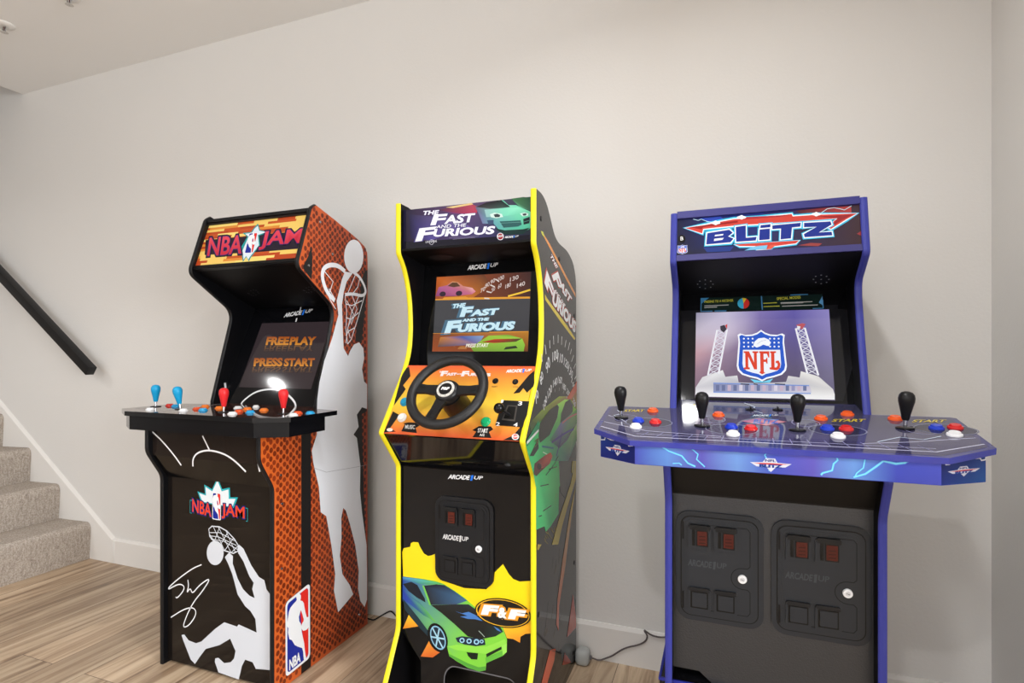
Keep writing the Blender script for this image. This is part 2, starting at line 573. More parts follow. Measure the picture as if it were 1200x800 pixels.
def staircase():
    t = thing('staircase', 'beige-grey carpeted stairs climbing left along the back wall', 'stairs', (-3.34, -.55, 0))
    og = t.location
    rise, run, W = .1945, .2705, 1.05
    for i in range(7):
        z1 = rise * (i + 1) + .012; x1 = -3.34 - run * i
        z0 = rise * i if i else 0
        x0 = x1 - run - .03
        # waterfall profile in (x, z): rounded nose
        r = .032
        pr = [(x0, z0), (x1 - .012, z0), (x1 - .008, z0 + .05), (x1, z1 - .06)]
        for k in range(8):
            a = math.radians(0 + 90 * k / 7); pr.append((x1 - r + r * math.cos(a), z1 - r + r * math.sin(a)))
        pr += [(x0, z1 - .008)]
        mb = MB(); ya, yb = -.016 - W, -.0145
        n = len(pr)
        mb.face([(x, ya, z) for x, z in pr], (170,) * 3, 'carpet')
        mb.face([(x, yb, z) for x, z in pr[::-1]], (170,) * 3, 'carpet')
        for k in range(n):
            (xa, za), (xb, zb) = pr[k], pr[(k + 1) % n]
            mb.face([(xa, ya, za), (xa, yb, za), (xb, yb, zb), (xb, ya, zb)], (170,) * 3, 'carpet', True)
        mb.build('step', t, og)


def handrail():
    t = thing('handrail', 'black square handrail sloping up along the wall above the stairs', 'handrail', (-3.22, -.08, 1.06))
    og = t.location
    a = Vector((-3.245, -.08, 1.045)); d = Vector((-.8162, 0, .574)).normalized()
    L_ = 2.6; up = Vector((0, 1, 0)).cross(d)
    if up.z < 0: up = -up
    M = Matrix((( d.x, 0, up.x, a.x), (d.y, 1, up.y, a.y), (d.z, 0, up.z, a.z), (0, 0, 0, 1)))
    mb = MB(); mb.box(0, L_, -.022, .022, -.0, .05, (24, 23, 24), 'satin', bev=.002, M=M); mb.build('rail', t, og)
    for s_ in (1.15, 2.35):
        p = a + d * s_
        mb = MB(); mb.tube([p + Vector((0, .0, 0)), p + Vector((0, .03, -.05)), p + Vector((0, .079, -.06))], .007, (24, 23, 24), 'satin')
        mb.lathe([(.0, 0), (.028, 0), (.028, .006), (0, .006)], (24, 23, 24), 'satin', M=Matrix.Translation(p + Vector((0, .0795, -.06))) @ Matrix.Rotation(PI / 2, 4, 'X'))
        mb.build('wall_bracket', t, og)


staircase(); handrail()


def ceiling_bits():
    for i, (x, y, p) in enumerate(DOWNLIGHTS):
        t = thing('downlight', 'round recessed ceiling downlight number %s behind the camera' % 'abcdef'[i], 'ceiling light', (x, y, CEIL))
        t['label'] = ['round white downlight in the ceiling close in front of the blue machine',
                      'round white downlight in the ceiling behind the camera, nearest the right wall',
                      'round white downlight in the middle of the ceiling behind the camera',
                      'round white downlight in the ceiling beside the stairwell opening',
                      'round white downlight nearest the gap between the two windows',
                      'round white downlight in front of the wide window'][i]
        t['group'] = 'ceiling downlights'
        mb = MB(); mb.lathe([(.062, -.001), (.085, -.001), (.085, -.008), (.065, -.012), (.062, -.010), (.062, -.001)], (235,) * 3, 'satin', n=32, M=Matrix.Translation((x, y, CEIL)), caps=False); mb.build('trim_ring', t, t.location)
        mb = MB(); mb.lathe([(.0, -.002), (.062, -.002), (.062, -.006), (.0, -.006)], (255,) * 3, 'lamp_lens', n=32, M=Matrix.Translation((x, y, CEIL))); mb.build('lens', t, t.location)
        l = bpy.data.lights.new('downlight_glow', 'AREA'); l.shape = 'DISK'; l.size = .12; l.energy = p; l.color = (1.0, .995, .985); l.spread = math.radians(150)
        o = bpy.data.objects.new('downlight_glow', l); COL.objects.link(o); o.parent = t; o.location = (0, 0, -.016)
    for i, (x, y, lb) in enumerate(((-3.225, -.475, 'small white fire sprinkler in the ceiling, nearest the left picture edge'),
                                    (-2.70, -.500, 'small white fire sprinkler in the ceiling at the top picture edge'))):
        t = thing('fire_sprinkler', lb, 'sprinkler', (x, y, CEIL), 'ceiling sprinklers')
        M = Matrix.Translation((x, y, CEIL))
        mb = MB(); mb.lathe([(.0, -.0005), (.042, -.0005), (.042, -.004), (.036, -.010), (.018, -.012), (0, -.012)], (226, 224, 220), 'satin', n=32, M=M); mb.build('escutcheon', t, t.location)
        mb = MB(); mb.tube([(x - .011, y, CEIL - .010), (x - .013, y, CEIL - .022), (x - .006, y, CEIL - .036), (x, y, CEIL - .039)], .003, (150, 148, 144), 'satin')
        mb.tube([(x + .011, y, CEIL - .010), (x + .013, y, CEIL - .022), (x + .006, y, CEIL - .036), (x, y, CEIL - .039)], .003, (150, 148, 144), 'satin')
        mb.tube([(x, y, CEIL - .010), (x, y, CEIL - .038)], .0022, (70, 30, 30), 'satin'); mb.build('frame_arms', t, t.location)
        mb = MB(); mb.lathe([(.0, -.038), (.014, -.038), (.016, -.040), (0, -.041)], (200, 198, 194), 'satin', n=20, M=M); mb.build('deflector', t, t.location)


ceiling_bits()


# ------------------------------------------------------------------ shared cabinet pieces
def arcade_logo(mb, F, bl, br, tl, layer=3, mat='satin', c=(230, 232, 236), blue=(40, 120, 235)):
    """white block word, blue figure one and white UP"""
    L = lambda t, q: tuple(bl[i] + (br[i] - bl[i]) * t + (tl[i] - bl[i]) * q for i in (0, 1))
    mb.text(F, 'ARCADE', L(0, 0), L(.60, 0), L(0.02, .92), c, layer, .035, mat, space=.92)
    mb.ppoly(F, [L(.635, -.12), L(.695, -.12), L(.715, 1.0), L(.665, 1.0), L(.625, .74), L(.652, .74)], blue, layer + 1, mat)
    mb.text(F, 'UP', L(.73, .18), L(.97, .18), L(.75, .92), c, layer, .015, mat)


def joystick(parent, loc, origin, grip, label, tilt=(0, 0), n=[0]):
    """bat-top stick standing on a deck: dust washer, shaft and grip"""
    root_mb = MB(); root_mb.lathe([(.0, 0), (.0185, 0), (.0185, .0022), (.0165, .003), (0, .003)], (18, 18, 20), 'satin', n=28)
    o = root_mb.build('joystick', parent, local=True); o.location = Vector(loc) - Vector(origin); o['label'] = label
    R = Matrix.Rotation(tilt[0], 4, 'X') @ Matrix.Rotation(tilt[1], 4, 'Y')
    m_ = MB(); m_.lathe([(.0038, .001), (.0038, .026)], (205, 206, 210), 'metal', n=14, M=R)
    s_ = m_.build('shaft', o, local=True)
    pr = [(.0, .020), (.0068, .020), (.0076, .0225), (.0096, .034), (.0130, .050), (.0158, .062), (.0163, .070), (.0148, .0775), (.011, .0825), (.006, .0848), (0, .0855)]
    m_ = MB(); m_.lathe(pr, grip, 'satin', n=28, M=R)
    m_.build('grip', o, local=True)
    return o


BTN = {}


def button(parent, loc, origin, col, label, nrm=(0, 0, 1), rad=.0155):
    key = (col, rad)
    q = Vector((0, 0, 1)).rotation_difference(Vector(nrm))
    if key not in BTN:
        m_ = MB(); r = rad
        m_.lathe([(0, 0), (r, 0), (r, .0022), (r * .94, .0042), (r * .80, .0050), (r * .77, .0040), (r * .76, .0040), (r * .74, .0075), (r * .66, .0088), (0, .0083)], col, 'gloss', n=28)
        o = m_.build('button', parent, local=True); BTN[key] = o
    else:
        o = BTN[key].copy(); COL.objects.link(o); o.parent = parent
    o.location = Vector(loc) - Vector(origin); o.rotation_mode = 'QUATERNION'; o.rotation_quaternion = q
    o['label'] = label
    return o


def screw(parent, F, px, py, origin, r=.004, col=(150, 150, 152), mat='metal', name='screw'):
    m_ = MB(); q = Vector((0, 0, 1)).rotation_difference(F.n)
    m_.lathe([(0, 0), (r, 0), (r * .9, .0012), (r * .5, .0018), (0, .0018)], col, mat, n=14)
    o = m_.build(name, parent, local=True); o.location = F.at(px, py, .0006) - Vector(origin); o.rotation_mode = 'QUATERNION'; o.rotation_quaternion = q
    return o


def coin_door(parent, F, u0, v0, u1, v1, origin, body, logo_col, red=(110, 34, 28), lock_px=None):
    """moulded coin door: framed plate, two coin slots with red reject windows, two return flaps, round lock"""
    W, H = u1 - u0, v1 - v0
    m_ = MB()
    m_.slab(F, rrect(u0, v0, u1, v1, .034), 0, .006, body, 'satin', side=(10, 10, 12))
    for k, (g, hh) in enumerate(((.014, .0068), (.020, .0075), (.026, .0082))):
        m_.slab(F, rrect(u0 + g - .0026, v0 + g - .0026, u1 - g + .0026, v1 - g + .0026, .024), .005, hh - .0004, (8, 8, 10), 'satin')
        m_.slab(F, rrect(u0 + g, v0 + g, u1 - g, v1 - g, .0225), .005, hh + .0008, body, 'satin', side=(10, 10, 12))
    # seam of the door leaf with the arch around the lock
    cu, cv = u0 + W * .765, v0 + H * .44
    h = .0092
    g = .031
    r = .026
    seam = [(u0 + g, v1 - g), (u1 - g - .006, v1 - g), (u1 - g, v1 - g - .008), (u1 - g, cv + r + .006), (u1 - g - .006, cv + r)]
    for k in range(11):
        a = math.radians(90 + 18 * k); seam.append((cu + r * math.cos(a), cv + r * math.sin(a)))
    seam += [(u1 - g - .006, cv - r), (u1 - g, cv - r - .006), (u1 - g, v0 + g + .008), (u1 - g - .006, v0 + g), (u0 + g, v0 + g)]
    m_.stroke(F, seam, .002, (6, 6, 8), h / LAYER, 'satin', uv=True)
    for vv in (v1 - .05, v0 + .05):
        m_.stroke(F, [(u0 + .0175, vv + .022), (u0 + .0175, vv - .022)], .004, (6, 6, 8), (.0088) / LAYER, 'satin', uv=True)
    # moulded lettering
    if logo_col:
        bl = (u0 + W * .14, v0 + H * .50); br = (u0 + W * .60, v0 + H * .50); tl = (u0 + W * .14, v0 + H * .565)
        L = lambda t, q: (bl[0] + (br[0] - bl[0]) * t, bl[1] + (tl[1] - bl[1]) * q)
        m_.text(F, 'ARCADE', L(0, 0), L(.6, 0), L(.02, .92), logo_col, h / LAYER + 1, .035, 'satin', uv=True)
        m_.poly(F, [L(.635, -.12), L(.695, -.12), L(.715, 1.0), L(.665, 1.0), L(.625, .74), L(.652, .74)], logo_col, h / LAYER + 1, 'satin')
        m_.text(F, 'UP', L(.73, .15), L(.97, .15), L(.74, .92), logo_col, h / LAYER + 1, .02, 'satin', uv=True)
    d = m_.build('coin_door', parent, origin)
    for k in (0, 1):
        a = u0 + W * (.145 + .30 * k); b2 = a + W * .262; c0, c1 = v1 - H * .335, v1 - H * .13
        s_ = MB()
        s_.slab(F, rrect(a, c0, b2, c1, .005), .008, .0135, body, 'satin', side=(9, 9, 11))
        s_.slab(F, rrect(a + .004, c1 - .008, b2 - .001, c1 + .004, .003), .008, .0165, (20, 21, 23), 'satin')
        s_.slab(F, rrect(a + W * .048, c0 + H * .03, a + W * .082, c1 - H * .03, .0015), .0136, .0148, (4, 4, 5), 'satin')
        so = s_.build('coin_slot', d, origin)
        s_ = MB()
        s_.slab(F, rrect(a + W * .097, c0 + H * .028, b2 - W * .028, c1 - H * .026, .002), .0132, .0152, (8, 8, 9), 'satin')
        s_.slab(F, rrect(a + W * .110, c0 + H * .040, b2 - W * .041, c1 - H * .038, .002), .0138, .0162, red, 'gloss')
        for r_ in range(3):
            vv = c0 + H * (.060 + .030 * r_)
            s_.stroke(F, [(a + W * .130, vv), (b2 - W * .060, vv + .001)], .0022, (40, 14, 12), .0164 / LAYER, 'gloss', uv=True)
        s_.build('reject_button', d, origin)['label'] = 'red reject button'
    for k in (0, 1):
        a = u0 + W * (.145 + .30 * k); b2 = a + W * .262; c0, c1 = v0 + H * .10, v0 + H * .30
        s_ = MB()
        s_.slab(F, rrect(a, c0, b2, c1, .004), .008, .0120, body, 'satin', side=(9, 9, 11))
        s_.slab(F, rrect(a + .002, c1 - .006, b2 - .002, c1 + .003, .003), .008, .0150, (24, 25, 28), 'satin')
        s_.slab(F, rrect(a + .006, c0 + .006, b2 - .006, c1 - .006, .002), .0121, .0124, (3, 3, 4), 'satin')
        s_.slab(F, rrect(a + .010, c0 + .010, b2 - .009, c1 - .009, .002), .0121, .0140, body, 'satin', side=(9, 9, 11))
        s_.build('return_flap', d, origin)
    s_ = MB(); q = Vector((0, 0, 1)).rotation_difference(F.n)
    M = Matrix.Translation(F.pos(cu, cv, .0088)) @ q.to_matrix().to_4x4()
    s_.lathe([(0, 0), (.0105, 0), (.0105, .004), (.0095, .0055), (0, .0055)], (232, 233, 236), 'gloss', n=28, M=M)
    s_.lathe([(0, .0055), (.0055, .0055), (.0050, .0068), (0, .0068)], (205, 206, 210), 'gloss', n=20, M=M)
    Fl = Face(F.pos(cu, cv, .0088), F.n)
    s_.stroke(Fl, [(-.0035, .001), (.0035, -.001)], .0012, (70, 70, 74), .0070 / LAYER, 'gloss', uv=True)
    s_.build('lock', d, origin)['label'] = 'white round lock'
    return d


def side_pair(T, og, prof_front, prof_rear, x0, x1, t, col, mat, edge, edge_mat, trim_w=None, art=None):
    """left and right side panels with their rounded front edge trims"""
    prof = prof_front + prof_rear
    out = []
    for k, (a, b2) in enumerate(((x0, x0 + t), (x1 - t, x1))):
        m_ = MB(); m_.prism_x(prof, a, b2, col, mat)
        if k == 1 and art: art(m_)
        p = m_.build('side_panel', T, og); out.append(p)
        m_ = MB()
        m_.edge_band(prof_front, a - .0005, b2 + .0005, edge, edge_mat)
        m_.build('edge_trim', p, og)
    return out


# logos used on several panels ------------------------------------------------
def hoop_badge(mb, F, q, layer, mat='gloss', word=True):
    """rounded red, white and blue badge with a dribbling silhouette; q maps unit box -> photo px"""
    P = lambda pts: [q(*p) for p in pts]
    rr = [(x, y) for x, y in rrect(0, 0, 1, 1, .12, 5)]
    # keep the corners round in a tall box
    rr = [(x, y if .12 < y < .88 else (y * .5 if y <= .12 else 1 - (1 - y) * .5)) for x, y in rr]
    mb.ppoly(F, P(rr), (236, 238, 242), layer, mat)
    ins = lambda s_: [(.5 + (x - .5) * s_, .5 + (y - .5) * (1 - (1 - s_) * .5)) for x, y in rr]
    mb.ppoly(F, P(ins(.86)), (26, 44, 150), layer + 1, mat)
    mb.ppoly(F, P([(.62, .965), (.86, .965), (.925, .92), (.925, .09), (.88, .05), (.80, .04), (.72, .3), (.62, .6), (.58, .85)]), (226, 44, 34), layer + 2, mat)
    body = [(0.438, 0.979), (0.5, 0.985), (0.575, 0.968), (0.625, 0.932), (0.625, 0.895), (0.6, 0.871), (0.692, 0.838), (0.742, 0.795), (0.775, 0.721), (0.817, 0.642), (0.867, 0.572), (0.917, 0.569), (0.95, 0.534), (0.95, 0.438), (0.896, 0.414), (0.812, 0.414), (0.708, 0.435), (0.654, 0.473), (0.637, 0.517), (0.667, 0.544), (0.729, 0.562), (0.738, 0.582), (0.692, 0.652), (0.625, 0.736), (0.542, 0.67), (0.558, 0.601), (0.617, 0.556), (0.642, 0.516), (0.65, 0.448), (0.692, 0.365), (0.75, 0.263), (0.775, 0.169), (0.8, 0.097), (0.842, 0.013), (0.75, 0.004), (0.725, 0.07), (0.708, 0.155), (0.667, 0.216), (0.5, 0.279), (0.367, 0.336), (0.25, 0.434), (0.15, 0.474), (0.092, 0.576), (0.108, 0.631), (0.067, 0.663), (0.058, 0.716), (0.092, 0.775), (0.133, 0.846), (0.192, 0.882), (0.325, 0.902), (0.425, 0.908), (0.458, 0.921), (0.433, 0.954)]
    mb.ppoly(F, P(body), (240, 242, 245), layer + 3, mat)
    if word:
        mb.text(F, 'NBA', q(.14, .055), q(.60, .055), q(.14, .20), (240, 242, 245), layer + 4, .04, mat)


def aff(bl, br, tl):
    return lambda a, b2: (bl[0] + (br[0] - bl[0]) * a + (tl[0] - bl[0]) * b2, bl[1] + (br[1] - bl[1]) * a + (tl[1] - bl[1]) * b2)


def shield(mb, F, q, layer, mat, word='NFL'):
    P = lambda pts: [q(*p) for p in pts]
    half = [(.5, 1.0), (.58, .945), (.68, .91), (.82, .90), (.92, .93), (.97, .90), (.96, .84), (.955, .76), (1.0, .30), (.98, .21), (.90, .13), (.74, .08), (.60, .05), (.5, 0)]
    out = half + [(1 - x, y) for x, y in half[::-1][1:-1]]
    sc = lambda k, ky=None: [(.5 + (x - .5) * k, .49 + (y - .49) * (ky or k)) for x, y in out]
    mb.ppoly(F, P(sc(1.04)), (240, 243, 250), layer, mat)
    mb.ppoly(F, P(sc(.97)), (26, 84, 196), layer + 1, mat)
    low = [(x, y) for x, y in sc(.80) if y < .63]
    xs = sorted(low)
    r_ = [p for p in sc(.80, .82) if p[0] >= .5 and p[1] < .62]
    l_ = [(1 - x, y) for x, y in r_[::-1]]
    mb.ppoly(F, P([(.115, .615), (.885, .615)] + [p for p in r_] + l_[1:]), (232, 236, 244), layer + 2, mat)
    for yy in (.86, .78, .70):
        for xx in (.14, .23, .32, .68, .77, .86):
            if yy > .8 and xx in (.14, .86): pass
            mb.ppoly(F, P([(xx + .022 * math.cos(t), yy - .02 + .02 * math.sin(t)) for t in [2 * PI * i / 5 + PI / 2 for i in range(5)]]), (238, 242, 250), layer + 3, mat)
    ball = [(.33, .70), (.36, .78), (.44, .845), (.56, .86), (.66, .82), (.69, .75), (.66, .69), (.60, .70), (.54, .72), (.46, .68), (.40, .66)]
    mb.ppoly(F, P(ball), (240, 243, 250), layer + 3, mat)
    mb.stroke(F, P([(.40, .72), (.50, .79), (.60, .81)]), .0008, (60, 80, 140), layer + 4, mat)
    for L_ in ([(.13, .585), (.24, .585), (.34, .36), (.34, .55), (.31, .55), (.31, .585), (.43, .585), (.43, .55), (.40, .55), (.40, .22), (.34, .22), (.22, .48), (.22, .26), (.25, .26), (.25, .22), (.13, .22), (.13, .26), (.16, .26), (.16, .55), (.13, .55)],
               [(.45, .585), (.66, .585), (.66, .46), (.635, .46), (.61, .535), (.54, .535), (.54, .42), (.585, .42), (.60, .455), (.62, .455), (.62, .335), (.60, .335), (.585, .37), (.54, .37), (.54, .17), (.57, .15), (.50, .12), (.44, .16), (.47, .18), (.47, .55), (.45, .55)],
               [(.675, .585), (.80, .585), (.80, .55), (.765, .55), (.765, .26), (.80, .26), (.83, .30), (.82, .35), (.79, .34), (.79, .39), (.85, .40), (.885, .33), (.87, .24), (.81, .20), (.66, .22), (.66, .26), (.695, .26), (.695, .55), (.675, .55)]):
        mb.ppoly(F, P(L_), (214, 60, 36), layer + 4, mat)


# ------------------------------------------------------------------ machine 1: basketball cabinet
def machine_basketball():
    XL, XR, t = -1.9675, -1.4225, .017
    T = thing('arcade_machine', 'tall black arcade machine with orange basketball-print side and white player silhouette', 'arcade machine',
              (-1.695, -.36, 0), 'arcade machines along the wall')
    og = T.location
    front = [(-.622, 0), (-.622, .705), (-.681, .803), (-.681, .925), (-.405, .925), (-.405, .966), (-.302, 1.338), (-.511, 1.478), (-.436, 1.705), (-.415, 1.719)]
    front = fillet(front, {1: .02, 2: .02, 6: .05, 7: .03, 8: .012})
    rear = [(-.30, 1.686), (-.16, 1.640), (-.112, 1.618), (-.093, 1.594), (-.091, 1.56), (-.091, 0)]
    FS = Face((XR, -.09, 0), (1, 0, 0))

    def art(mb):
        prof = front + rear
        uvp = [(y + .09, z) for y, z in prof]

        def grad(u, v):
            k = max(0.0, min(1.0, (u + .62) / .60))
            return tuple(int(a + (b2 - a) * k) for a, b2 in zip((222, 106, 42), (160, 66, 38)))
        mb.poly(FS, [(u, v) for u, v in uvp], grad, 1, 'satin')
        # dark pebbles in staggered rows
        P2 = [Vector(p) for p in uvp]

        def inside(u, v):
            c = False; n = len(P2)
            for i in range(n):
                a, b2 = P2[i], P2[(i + 1) % n]
                if (a.y > v) != (b2.y > v) and u < (b2.x - a.x) * (v - a.y) / (b2.y - a.y) + a.x: c = not c
            return c
        rnd = random.Random(3)
        pu, pv = .0300, .0163
        j = 0; v = .006
        while v < 1.73:
            u = -.62 + (pu / 2 if j % 2 else 0)
            while u < .0:
                cu, cv = u + rnd.uniform(-.002, .002), v + rnd.uniform(-.0018, .0018)
                ru, rv = rnd.uniform(.0076, .0086), rnd.uniform(.0090, .0102)
                if all(inside(cu + ru * a, cv + rv * b2) for a, b2 in ((1, 0), (-1, 0), (0, 1), (0, -1))):
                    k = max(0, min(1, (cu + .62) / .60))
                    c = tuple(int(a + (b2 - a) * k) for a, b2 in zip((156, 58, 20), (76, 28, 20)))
                    c2 = tuple(int(x * .86) for x in c)
                    a0 = rnd.uniform(0, .6)
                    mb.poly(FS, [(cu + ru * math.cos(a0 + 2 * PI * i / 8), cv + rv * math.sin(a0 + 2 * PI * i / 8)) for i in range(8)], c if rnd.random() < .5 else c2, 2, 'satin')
                u += pu
            v += pv * .86; j += 1
        BK = (26, 24, 24)
        # seams of the ball: broad black bands
        ua, ub = FS.px(352.8, 640)[0], FS.px(364.2, 640)[0]
        topz = lambda u: 1.55 - (u - ua) * 1.0
        mb.poly(FS, [(ua, .001), (ub, .001), (ub, .92), (ua, .92)], BK, 3, 'satin')
        mb.ppoly(FS, [(355, 312), (361, 300), (364.5, 288), (366, 300), (365.2, 328), (356, 316)], BK, 3, 'satin')
        mb.ppoly(FS, [(423.5, 327), (427, 318), (430.3, 316), (430.0, 339), (423.5, 402), (416, 399), (422, 342)], BK, 3, 'satin')
        mb.ppoly(FS, [(418, 513), (414, 509), (420, 500), (418, 485), (423, 475), (429.6, 474), (429.6, 482), (424, 485), (424.5, 520), (427, 600), (429.3, 650), (429.3, 690), (424, 690), (420, 575)], BK, 3, 'satin')
        # player silhouette
        W_ = (232, 234, 240)
        mb.ell(FS, 414.2, 300.5, 11.3, 19.8, W_, 5, 'satin')
        body = [(404, 318), (400.5, 327), (396.8, 342), (394.2, 352.5), (395.5, 362), (396.2, 369), (389, 396), (380, 422), (374, 448), (371.5, 468), (371, 485), (371, 509),
                (365, 528), (367, 543), (373.4, 570.5), (375.5, 600), (382, 604.5), (388, 638.5), (392.5, 672.5), (391, 691.6), (396, 717), (405, 706.5), (413.7, 696),
                (409.5, 685), (401, 672.5), (398, 651), (400, 630), (399.7, 606.6), (402, 595), (405, 598), (409.5, 613), (416, 638.5), (420, 668), (419.3, 689.5),
                (422, 704), (427, 711), (429.8, 702), (429.8, 672), (429.3, 638.5), (424, 600), (421.5, 575), (422, 545), (418, 513), (414, 509), (420, 500), (418, 485.5),
                (424, 477), (429.8, 479), (429.8, 450), (426.5, 447), (424, 432), (426.5, 420), (425.6, 408), (420.5, 401), (414.5, 403.5), (410, 411), (407.6, 417),
                (402.5, 408), (401.6, 390), (401, 372), (400.5, 357), (402.6, 342), (406, 330), (413, 320)]
        mb.ppoly(FS, body, W_, 4, 'satin')
        # rim and net
        mb.stroke(FS, [(404, 318), (396, 311), (386, 310), (379, 314), (377, 322), (379, 333), (384, 344), (392, 352)], .018, W_, 5, 'satin', smooth=2)
        mb.stroke(FS, [(414, 319), (421, 324), (427, 335), (428.6, 343), (424, 347), (414, 344), (404, 345)], .013, W_, 5, 'satin', smooth=2)
        for pl in ([(382, 340), (387, 352), (393, 362)], [(385, 338), (392, 350)], [(427, 346), (420, 370), (411, 398), (407, 403)], [(421, 345), (412, 365), (407, 385), (405, 402)],
                   [(404, 346), (406, 366), (405, 386), (407, 403)], [(412, 345), (418, 362), (411, 380)], [(406, 352), (414, 368), (407, 384), (410, 396)], [(424, 352), (412, 358), (405, 356)],
                   [(420, 366), (411, 374), (405, 372)], [(415, 384), (408, 388), (405, 393)], [(416, 322), (412, 332), (407, 344)], [(421, 327), (419, 336), (413, 344)], [(380, 318), (390, 330), (386, 342)]):
            mb.stroke(FS, pl, .0042, W_, 5, 'satin')
        # join between the two panel halves
        mb.stroke(FS, [(367, 548), (382, 553), (417, 547), (429.8, 544.5)], .0012, (150, 150, 155), 6, 'satin')
        hoop_badge(mb, FS, aff((334.3, 793.5), (363, 770), (334, 706)), 6, 'satin')

    sides = side_pair(T, og, front, rear, XL, XR, t, BLACK, 'satin', (17, 17, 20), 'satin', art=art)
    FI = Face((XL + t, -.3, 1.0), (1, 0, 0)); mb = MB()
    mb.stroke(FI, Z(8, 140, 445, [(988, 28), (994, 80), (1002, 135), (1006, 180)]), .010, (214, 214, 216), 2, 'satin'); mb.build('court_stripe', sides[0], og)
    for px, py in ((329, 556.5), (330.5, 590), (330, 666), (389.5, 297.5), (361.7, 311), (375, 260), (421, 720)):
        screw(sides[1], FS, px, py, og, .005, (170, 170, 172))
    a, b2 = XL + t, XR - t
    # body: back, top and floor boards
    mb = MB()
    mb.box(a, b2, -.105, -.095, .02, 1.585, BLACK, 'satin')
    mb.prism_x([(-.435, 1.693), (-.10, 1.585), (-.10, 1.595), (-.435, 1.705)], a, b2, BLACK, 'satin')
    mb.box(a, b2, -.60, -.10, .03, .045, BLACK, 'satin')
    mb.build('cabinet_body', T, og)
    # marquee
    n = Vector((0, -.183, -.068)).normalized()
    FM = Face(((a + b2) / 2, -.4615, 1.588), (0, -.183, .0676))
    FM = Face(((a + b2) / 2, -.4615, 1.588), (0, -.938, -.347))
    FM = Face(((a + b2) / 2, -.4585, 1.588), (0, -.939, .345))
    # the plate leans forward at its foot: from (-.425, 1.681) to (-.492, 1.498)
    FM = Face(((a + b2) / 2, -.4585, 1.590), (0, -.183, .067))
    hw = (b2 - a) / 2
    q = lambda x, y: (-hw + 2 * hw * x, -.0975 + .195 * y)
    mb = MB()
    mb.slab(FM, [q(0, 0), q(1, 0), q(1, 1), q(0, 1)], -.012, 0, (214, 150, 70), 'backlit', side=BLACK)
    rnd = random.Random(11)
    cols = [(240, 200, 104), (222, 140, 56), (196, 84, 34), (246, 216, 120), (184, 70, 30)]
    for r in range(18):
        x = -rnd.random() * .3
        while x < 1:
            w = rnd.uniform(.15, .4); x0, x1 = max(0, x), min(1, x + w)
            if x1 > x0: mb.poly(FM, [q(x0, r / 18), q(x1, r / 18), q(x1, (r + 1) / 18), q(x0, (r + 1) / 18)], rnd.choice(cols), 1, 'backlit')
            x += w
    ZM = lambda pts: Z(4, 140, 230, pts)
    tz = lambda s_, bl, br, tl, c, l, w=0, g=0, c2=None: mb.text(FM, s_, *ZM([bl, br, tl]), c, l, w, 'backlit', grow=g, col2=c2)
    mb.ppoly(FM, ZM([(405, 205), (575, 190), (640, 180), (845, 165), (850, 245), (640, 262), (400, 275)]), (30, 20, 40), 2, 'backlit')
    mb.ppoly(FM, ZM([(650, 128), (660, 158), (705, 168), (655, 185), (660, 230), (618, 285), (608, 305), (595, 285), (580, 308), (572, 260), (570, 240), (600, 190), (578, 172), (618, 168), (630, 150)]), (30, 150, 150), 3, 'backlit')
    mb.ppoly(FM, ZM([(650, 138), (656, 162), (690, 168), (650, 182), (655, 230), (612, 285), (605, 298), (595, 280), (583, 298), (578, 255), (606, 190), (590, 176), (622, 172), (634, 152)]), (222, 232, 240), 4, 'backlit')
    for g, c, l in ((.08, (20, 18, 44), 3), (.028, (84, 40, 110), 4)):
        tz('NBA', (412, 280), (572, 268), (425, 195), c, l, .02, g); tz('JAM', (652, 252), (846, 240), (672, 166), c, l, .02, g)
    tz('NBA', (412, 280), (572, 268), (425, 195), (196, 36, 60), 5, .02, 0, (226, 70, 90)); tz('JAM', (652, 252), (846, 240), (672, 166), (196, 36, 60), 5, .02, 0, (226, 70, 90))
    hoop_badge(mb, FM, aff(*ZM([(586, 270), (628, 268), (610, 172)])), 6, 'backlit', word=False)
    mq = mb.build('marquee', T, og); mq['label'] = 'wood-plank marquee with red lettering'
    mb = MB()
    mb.slab(FM, [q(0, 1), q(1, 1), q(1, 1.07), q(0, 1.07)], -.012, .006, (40, 34, 32), 'satin'); mb.slab(FM, [q(0, -.04), q(1, -.04), q(1, 0), q(0, 0)], -.012, .004, BLACK, 'satin')
    mb.build('marquee_retainer', mq, og)
    # canopy underside and screen board
    mb = MB()
    mb.prism_x([(-.500, 1.497), (-.192, 1.362), (-.192, 1.372), (-.490, 1.510)], a, b2, BLACK, 'matte')
    FU = Face((XL, -.346, 1.4295), (0, -.135, -.308), (0, -1, 0))
    for cx, cy in ((297, 343), (362, 339.5)):
        for dx, dy in ((0, 0), (-5, 1), (5, -1), (-3, -2.4), (3, -3), (-2.5, 2.6), (3, 2.4), (0, -3.4), (0, 3.2), (6.5, .6), (-6.5, .4)):
            u, v = FU.px(cx + dx, cy + dy)
            mb.poly(FU, [(u + .0028 * math.cos(k), v + .0028 * math.sin(k)) for k in [PI / 4 * i for i in range(8)]], (86, 86, 92), 1, 'satin')
    mb.build('canopy', T, og)
    FB = Face(((a + b2) / 2, -.280, 1.156), (0, -.272, .123))
    mb = MB()
    vt = (1.362 - 1.156) / FB.v.z; vb = (.952 - 1.156) / FB.v.z
    mb.slab(FB, [(-hw, vb), (hw, vb), (hw, vt), (-hw, vt)], -.010, 0, (11, 11, 14), 'bezel_gloss')
    arcade_logo(mb, FB, (332.5, 372), (366, 366.5), (334, 366.5), 2, 'gloss')
